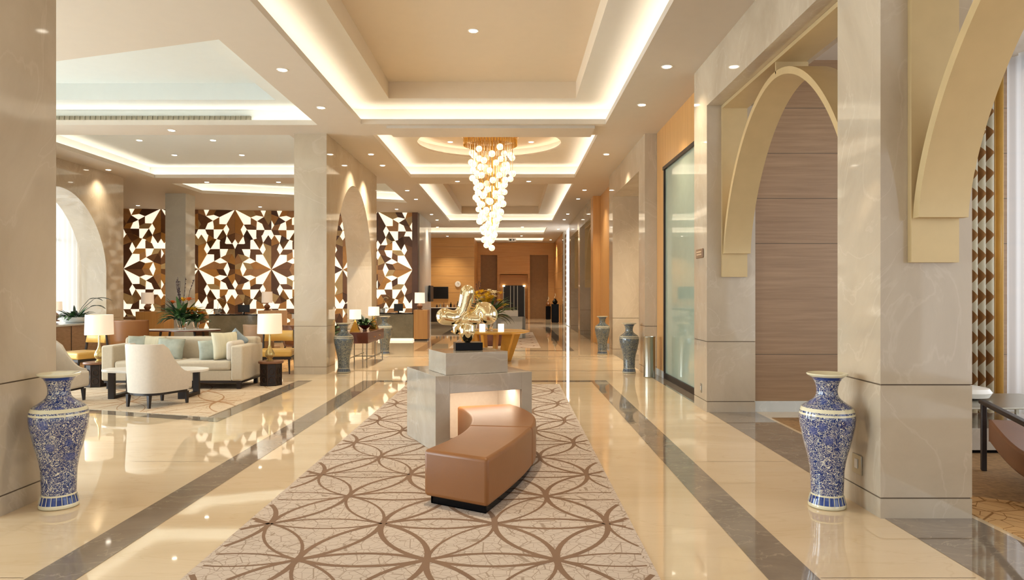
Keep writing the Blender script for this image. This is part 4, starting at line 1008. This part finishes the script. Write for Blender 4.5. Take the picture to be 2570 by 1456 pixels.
lamp((-3.15, 16.3, .731), 'white shade lamp with gold pyramid base at the far end of the console', 'cone', rs=.125, hs=.2, hb=.31, shade='shade2')
potted((-3.24, 15.75, .731), 'green plant in a burgundy footed bowl on the console table', n=60, L=.28)
t = potted((-3.95, 15.0, 0), 'tall leafy plant behind the left vase at the console table', 'burgundy', rr=.14, n=60, L=.6, hgt=.5, wd=.13, up=(1.1, 1.5))
# ------------------------------------------------------------ round gold table
t = thing('round_table', 'round gold table with slab legs under the chandelier', 'table', (-.5, 16.2, 0))
mb = MB(); mb.lathe([(.80, .655), (.86, .67), (.885, .685), (.885, .70), (.87, .705)], seg=56); mb.build('table_top', M['goldw'] if 'goldw' in M else plain('gilded_wood', srgb(206, 160, 74), .3, metal=.3), t)
gw = plain('gilded_wood_leg', srgb(200, 152, 66), .3, metal=.3)
for k in range(6):
    a = 2*PI*k/6+.3; mb = MB(); mb.T = Matrix.Rotation(a, 4, 'Z')
    mb.add([(.30, -.035, 0), (.48, -.035, 0), (.48, .035, 0), (.30, .035, 0), (.40, -.035, .655), (.72, -.035, .655), (.72, .035, .655), (.40, .035, .655)],
           [(0, 3, 2, 1), (4, 5, 6, 7), (0, 1, 5, 4), (1, 2, 6, 5), (2, 3, 7, 6), (3, 0, 4, 7)]); mb.build('leg', gw, t, bevel=.008)
bouquet('flower_arrangement', (-.53, 16.1, .706), 'yellow lily and white flower arrangement with green stems on the gold table', rv=.12, hv=.34, n=75, L=.68, twigs=0, fl_=30, spread=.45, mats=['yellow', 'yellow', 'yellow', 'petal'])
bouquet('flower_arrangement', (-.86, 16.3, .706), 'slender green stems in a small glass left of the lilies on the gold table', rv=.06, hv=.16, n=14, L=.35, twigs=3, twl=.95, fl_=3, spread=.12)
for x, lb in ((-.66, 'left'), (-.25, 'right')):
    t = thing('candle_glass', 'glowing square candle glass %s of the lily vase on the gold table' % lb, 'candle', (x, 15.75, .706))
    mb = MB(); mb.box(-.065, -.065, 0, .065, .065, .17); mb.build('glass_cube', M['candle'], t, bevel=.006)
mb = MB(); mb.lathe([(.42, .0), (.45, .03), (.48, .2), (.46, .38), (.4, .42)], seg=40)
tag(mb.build('ottoman', plain('plum_leather', srgb(110, 70, 62), .4), loc=(-.7, 21.3, .008)), 'round plum ottoman seen under the gold table', 'ottoman')
# ------------------------------------------------------------ far end furniture
Y9 = 39.42
t = thing('television', 'black wall television on the far wood wall left of the clock', 'television', (X(1105, Y9), Y9, Z(750, Y9)))
mb = MB(); mb.box(-.44, 0, 0, .44, .06, .66); mb.build('screen_panel', M['screen'], t, bevel=.01)
mb = MB(); mb.box(-.2, .061, .2, .2, .079, .5); mb.build('bracket', M['black'], t)
t = thing('wall_screen', 'slim dark screen seen edge on at the end of the pale marble wall', 'screen', (XL+.08, 30.6, Z(757, 30.6)))
mb = MB(); mb.box(-.04, -.55, 0, .04, .55, .68); mb.build('screen_panel', M['screen'], t, bevel=.01)
mb = MB(); mb.box(-.08, -.2, .2, -.04, .2, .5); mb.build('bracket', M['black'], t)
t = thing('wall_clock', 'round white wall clock on the far wood wall', 'clock', (X(1149, Y9), Y9+.05, Z(713, Y9)))
mb = MB(); mb.T = Matrix.Rotation(PI/2, 4, 'X'); mb.lathe([(.15, 0), (.16, .01), (.16, .04), (.145, .045), (.001, .045)], seg=32); mb.build('clock_face', M['white'], t)
mb = MB(); mb.box(-.006, -.052, 0, .006, -.047, .11); mb.box(0, -.052, -.006, .07, -.047, .006); mb.build('clock_hands', M['black'], t, smooth=False)
t = thing('sideboard', 'dark sideboard with white top under the far television', 'sideboard', (X(1125, 38.9), 38.9, 0))
mb = MB(); mb.box(-1.05, 0, 0, .9, .45, .74); mb.build('cabinet_body', M['dark'], t, smooth=False)
mb = MB(); mb.box(-1.08, -.02, .74, .93, .47, .78); mb.build('cabinet_top', M['white'], t, smooth=False)
desc = ['short dark bottle at the left end of the far sideboard', 'pale glass bottle second from the left on the far sideboard', 'tall brown bottle third from the left on the far sideboard', 'small cream jar in the middle of the far sideboard', 'dark tall bottle right of the cream jar on the far sideboard', 'stout brown jar near the right end of the far sideboard', 'tallest dark bottle at the right end of the far sideboard']
for k, d in enumerate(desc):
    h = (.16, .2, .26, .13, .28, .18, .33)[k]; mb = MB(); mb.lathe([(.045, 0), (.05, .02), (.05, h*.6), (.02, h*.75), (.018, h)], seg=14)
    tag(mb.build('bottle', M[('dark', 'steel', 'leather2', 'white', 'black', 'leather2', 'dark')[k]], loc=(X(1096, 39)+k*.19, 39.1, .781)), d, 'bottle', 'bottles on the far sideboard')
def pedestal(u, y, h, w_, label, lab2):
    t = thing('black_pedestal', label, 'pedestal', (X(u, y), y, 0)); mb = MB(); mb.box(-w_/2, -w_/2, .03, w_/2, w_/2, h); mb.build('pedestal_body', M['black'], t, bevel=.005)
    mb = MB(); mb.box(-w_/2+.02, -w_/2+.02, 0, w_/2-.02, w_/2-.02, .03); mb.build('pedestal_foot', M['dark'], t, smooth=False)
    t2 = thing('pedestal_vase', lab2, 'vase', (X(u, y), y, h+.001)); mb = MB(); mb.lathe([(.07, 0), (.13, .06), (.14, .14), (.06, .24), (.07, .28), (.05, .27)], seg=24); mb.build('vase_body', M['black'] if w_ > .33 else M['leather'], t2)
    mb = MB(); mb.tube([(0, 0, .2), (-.03, 0, .34), (.03, 0, .45), (0, 0, .55)], .02, 6); mb.build('blossom_stem', M['petal'], t2)
pedestal(1376, 42.3, .78, .3, 'small black pedestal by the far portal', 'tan vase on the further black pedestal')
pedestal(1393, 37.9, .98, .38, 'larger black pedestal near the bright tall window', 'black vase with pale blossom on the nearer black pedestal')
t = thing('exit_sign', 'small hanging green and white exit sign near the far portal', 'sign', (X(1286, 37.6), 37.6, Z(606, 37.6)))
mb = MB(); mb.box(-.2, -.015, 0, .2, .015, .16); mb.build('sign_box', M['white'], t)
mb = MB(); mb.box(-.16, -.018, .03, -.05, -.015, .13); mb.add([(.03, -.018, .03), (.14, -.018, .08), (.03, -.018, .13)], [(0, 1, 2)]); mb.build('sign_pictogram', M['darkleaf'], t, smooth=False)
mb = MB(); mb.box(-.005, -.005, .16, .005, .005, ZC-Z(606, 37.6)); mb.build('sign_rod', M['steel'], t)
# ------------------------------------------------------------ side room furniture (right edge)
a_, b_ = Vector((4.1, 6.24)), Vector((3.70, 5.12)); d_ = (b_-a_).normalized(); n_ = Vector((-d_.y, d_.x))
ang = math.atan2(d_.y, d_.x)
t = thing('wooden_armchair', 'dark wooden armchair with brown leather seat at the right edge', 'armchair', (a_.x, a_.y, .008), ang)
Ln = (b_-a_).length; Wc = .66
for yy, nm in ((0, 0), (Wc, 1)):
    mb = MB(); mb.box(-.025, yy-.02, 0, .025, yy+.02, .58); mb.build('leg', M['dark'], t, bevel=.005)
    mb = MB(); mb.box(Ln-.06, yy-.02, 0, Ln+.03, yy+.02, .60); mb.build('leg', M['dark'], t, bevel=.005)
    mb = MB(); mb.box(-.05, yy-.03, .575, Ln+.03, yy+.03, .61); mb.build('armrest', M['dark'], t, bevel=.01)
mb = MB(); rows = []
for k in range(13):
    s = k/12; x = .03+(Ln-.1)*s; zz = .40-.10*math.sin(s*PI*.7); rows.append([(x, .03, zz-.14), (x, Wc-.03, zz-.14), (x, Wc-.03, zz+.05), (x, .03, zz+.05)])
mb.grid(rows, close=True); mb.add(rows[0], [(0, 1, 2, 3)]); mb.add(rows[-1], [(3, 2, 1, 0)]); mb.build('seat', M['leather2'], t, bevel=.02)
mb = MB(); mb.T = Matrix.Translation((Ln-.07, 0, .3)) @ Matrix.Rotation(.2, 4, 'Y'); mb.box(0, .03, 0, .09, Wc-.03, .55); mb.build('backrest', M['leather2'], t, bevel=.03)
t = thing('low_table', 'low grey marble table with glass top behind the wooden armchair', 'table', (4.75, 7.35, .008))
mb = MB(); mb.box(-.75, -.45, .03, .75, .45, .24); mb.build('marble_base', M['block'], t, bevel=.005)
mb = MB(); mb.box(-.72, -.42, 0, .72, .42, .03); mb.build('table_foot', M['black'], t, smooth=False)
mb = MB(); mb.box(-.8, -.5, .43, .8, .5, .445); mb.build('glass_top', M['steel'], t, bevel=.003)
mb = MB()
for x in (-.7, .7):
    for y in (-.4, .4): mb.box(x-.015, y-.015, .24, x+.015, y+.015, .43)
mb.build('table_post', M['steel'], t, smooth=False)
mb = MB(); mb.lathe([(.1, 0), (.2, .02), (.23, .07), (.2, .11), (.1, .13)], seg=28)
tag(mb.build('white_cushion', M['white'], loc=(4.75, 7.5, .454)), 'white round bowl on the low glass table at the right edge', 'bowl')
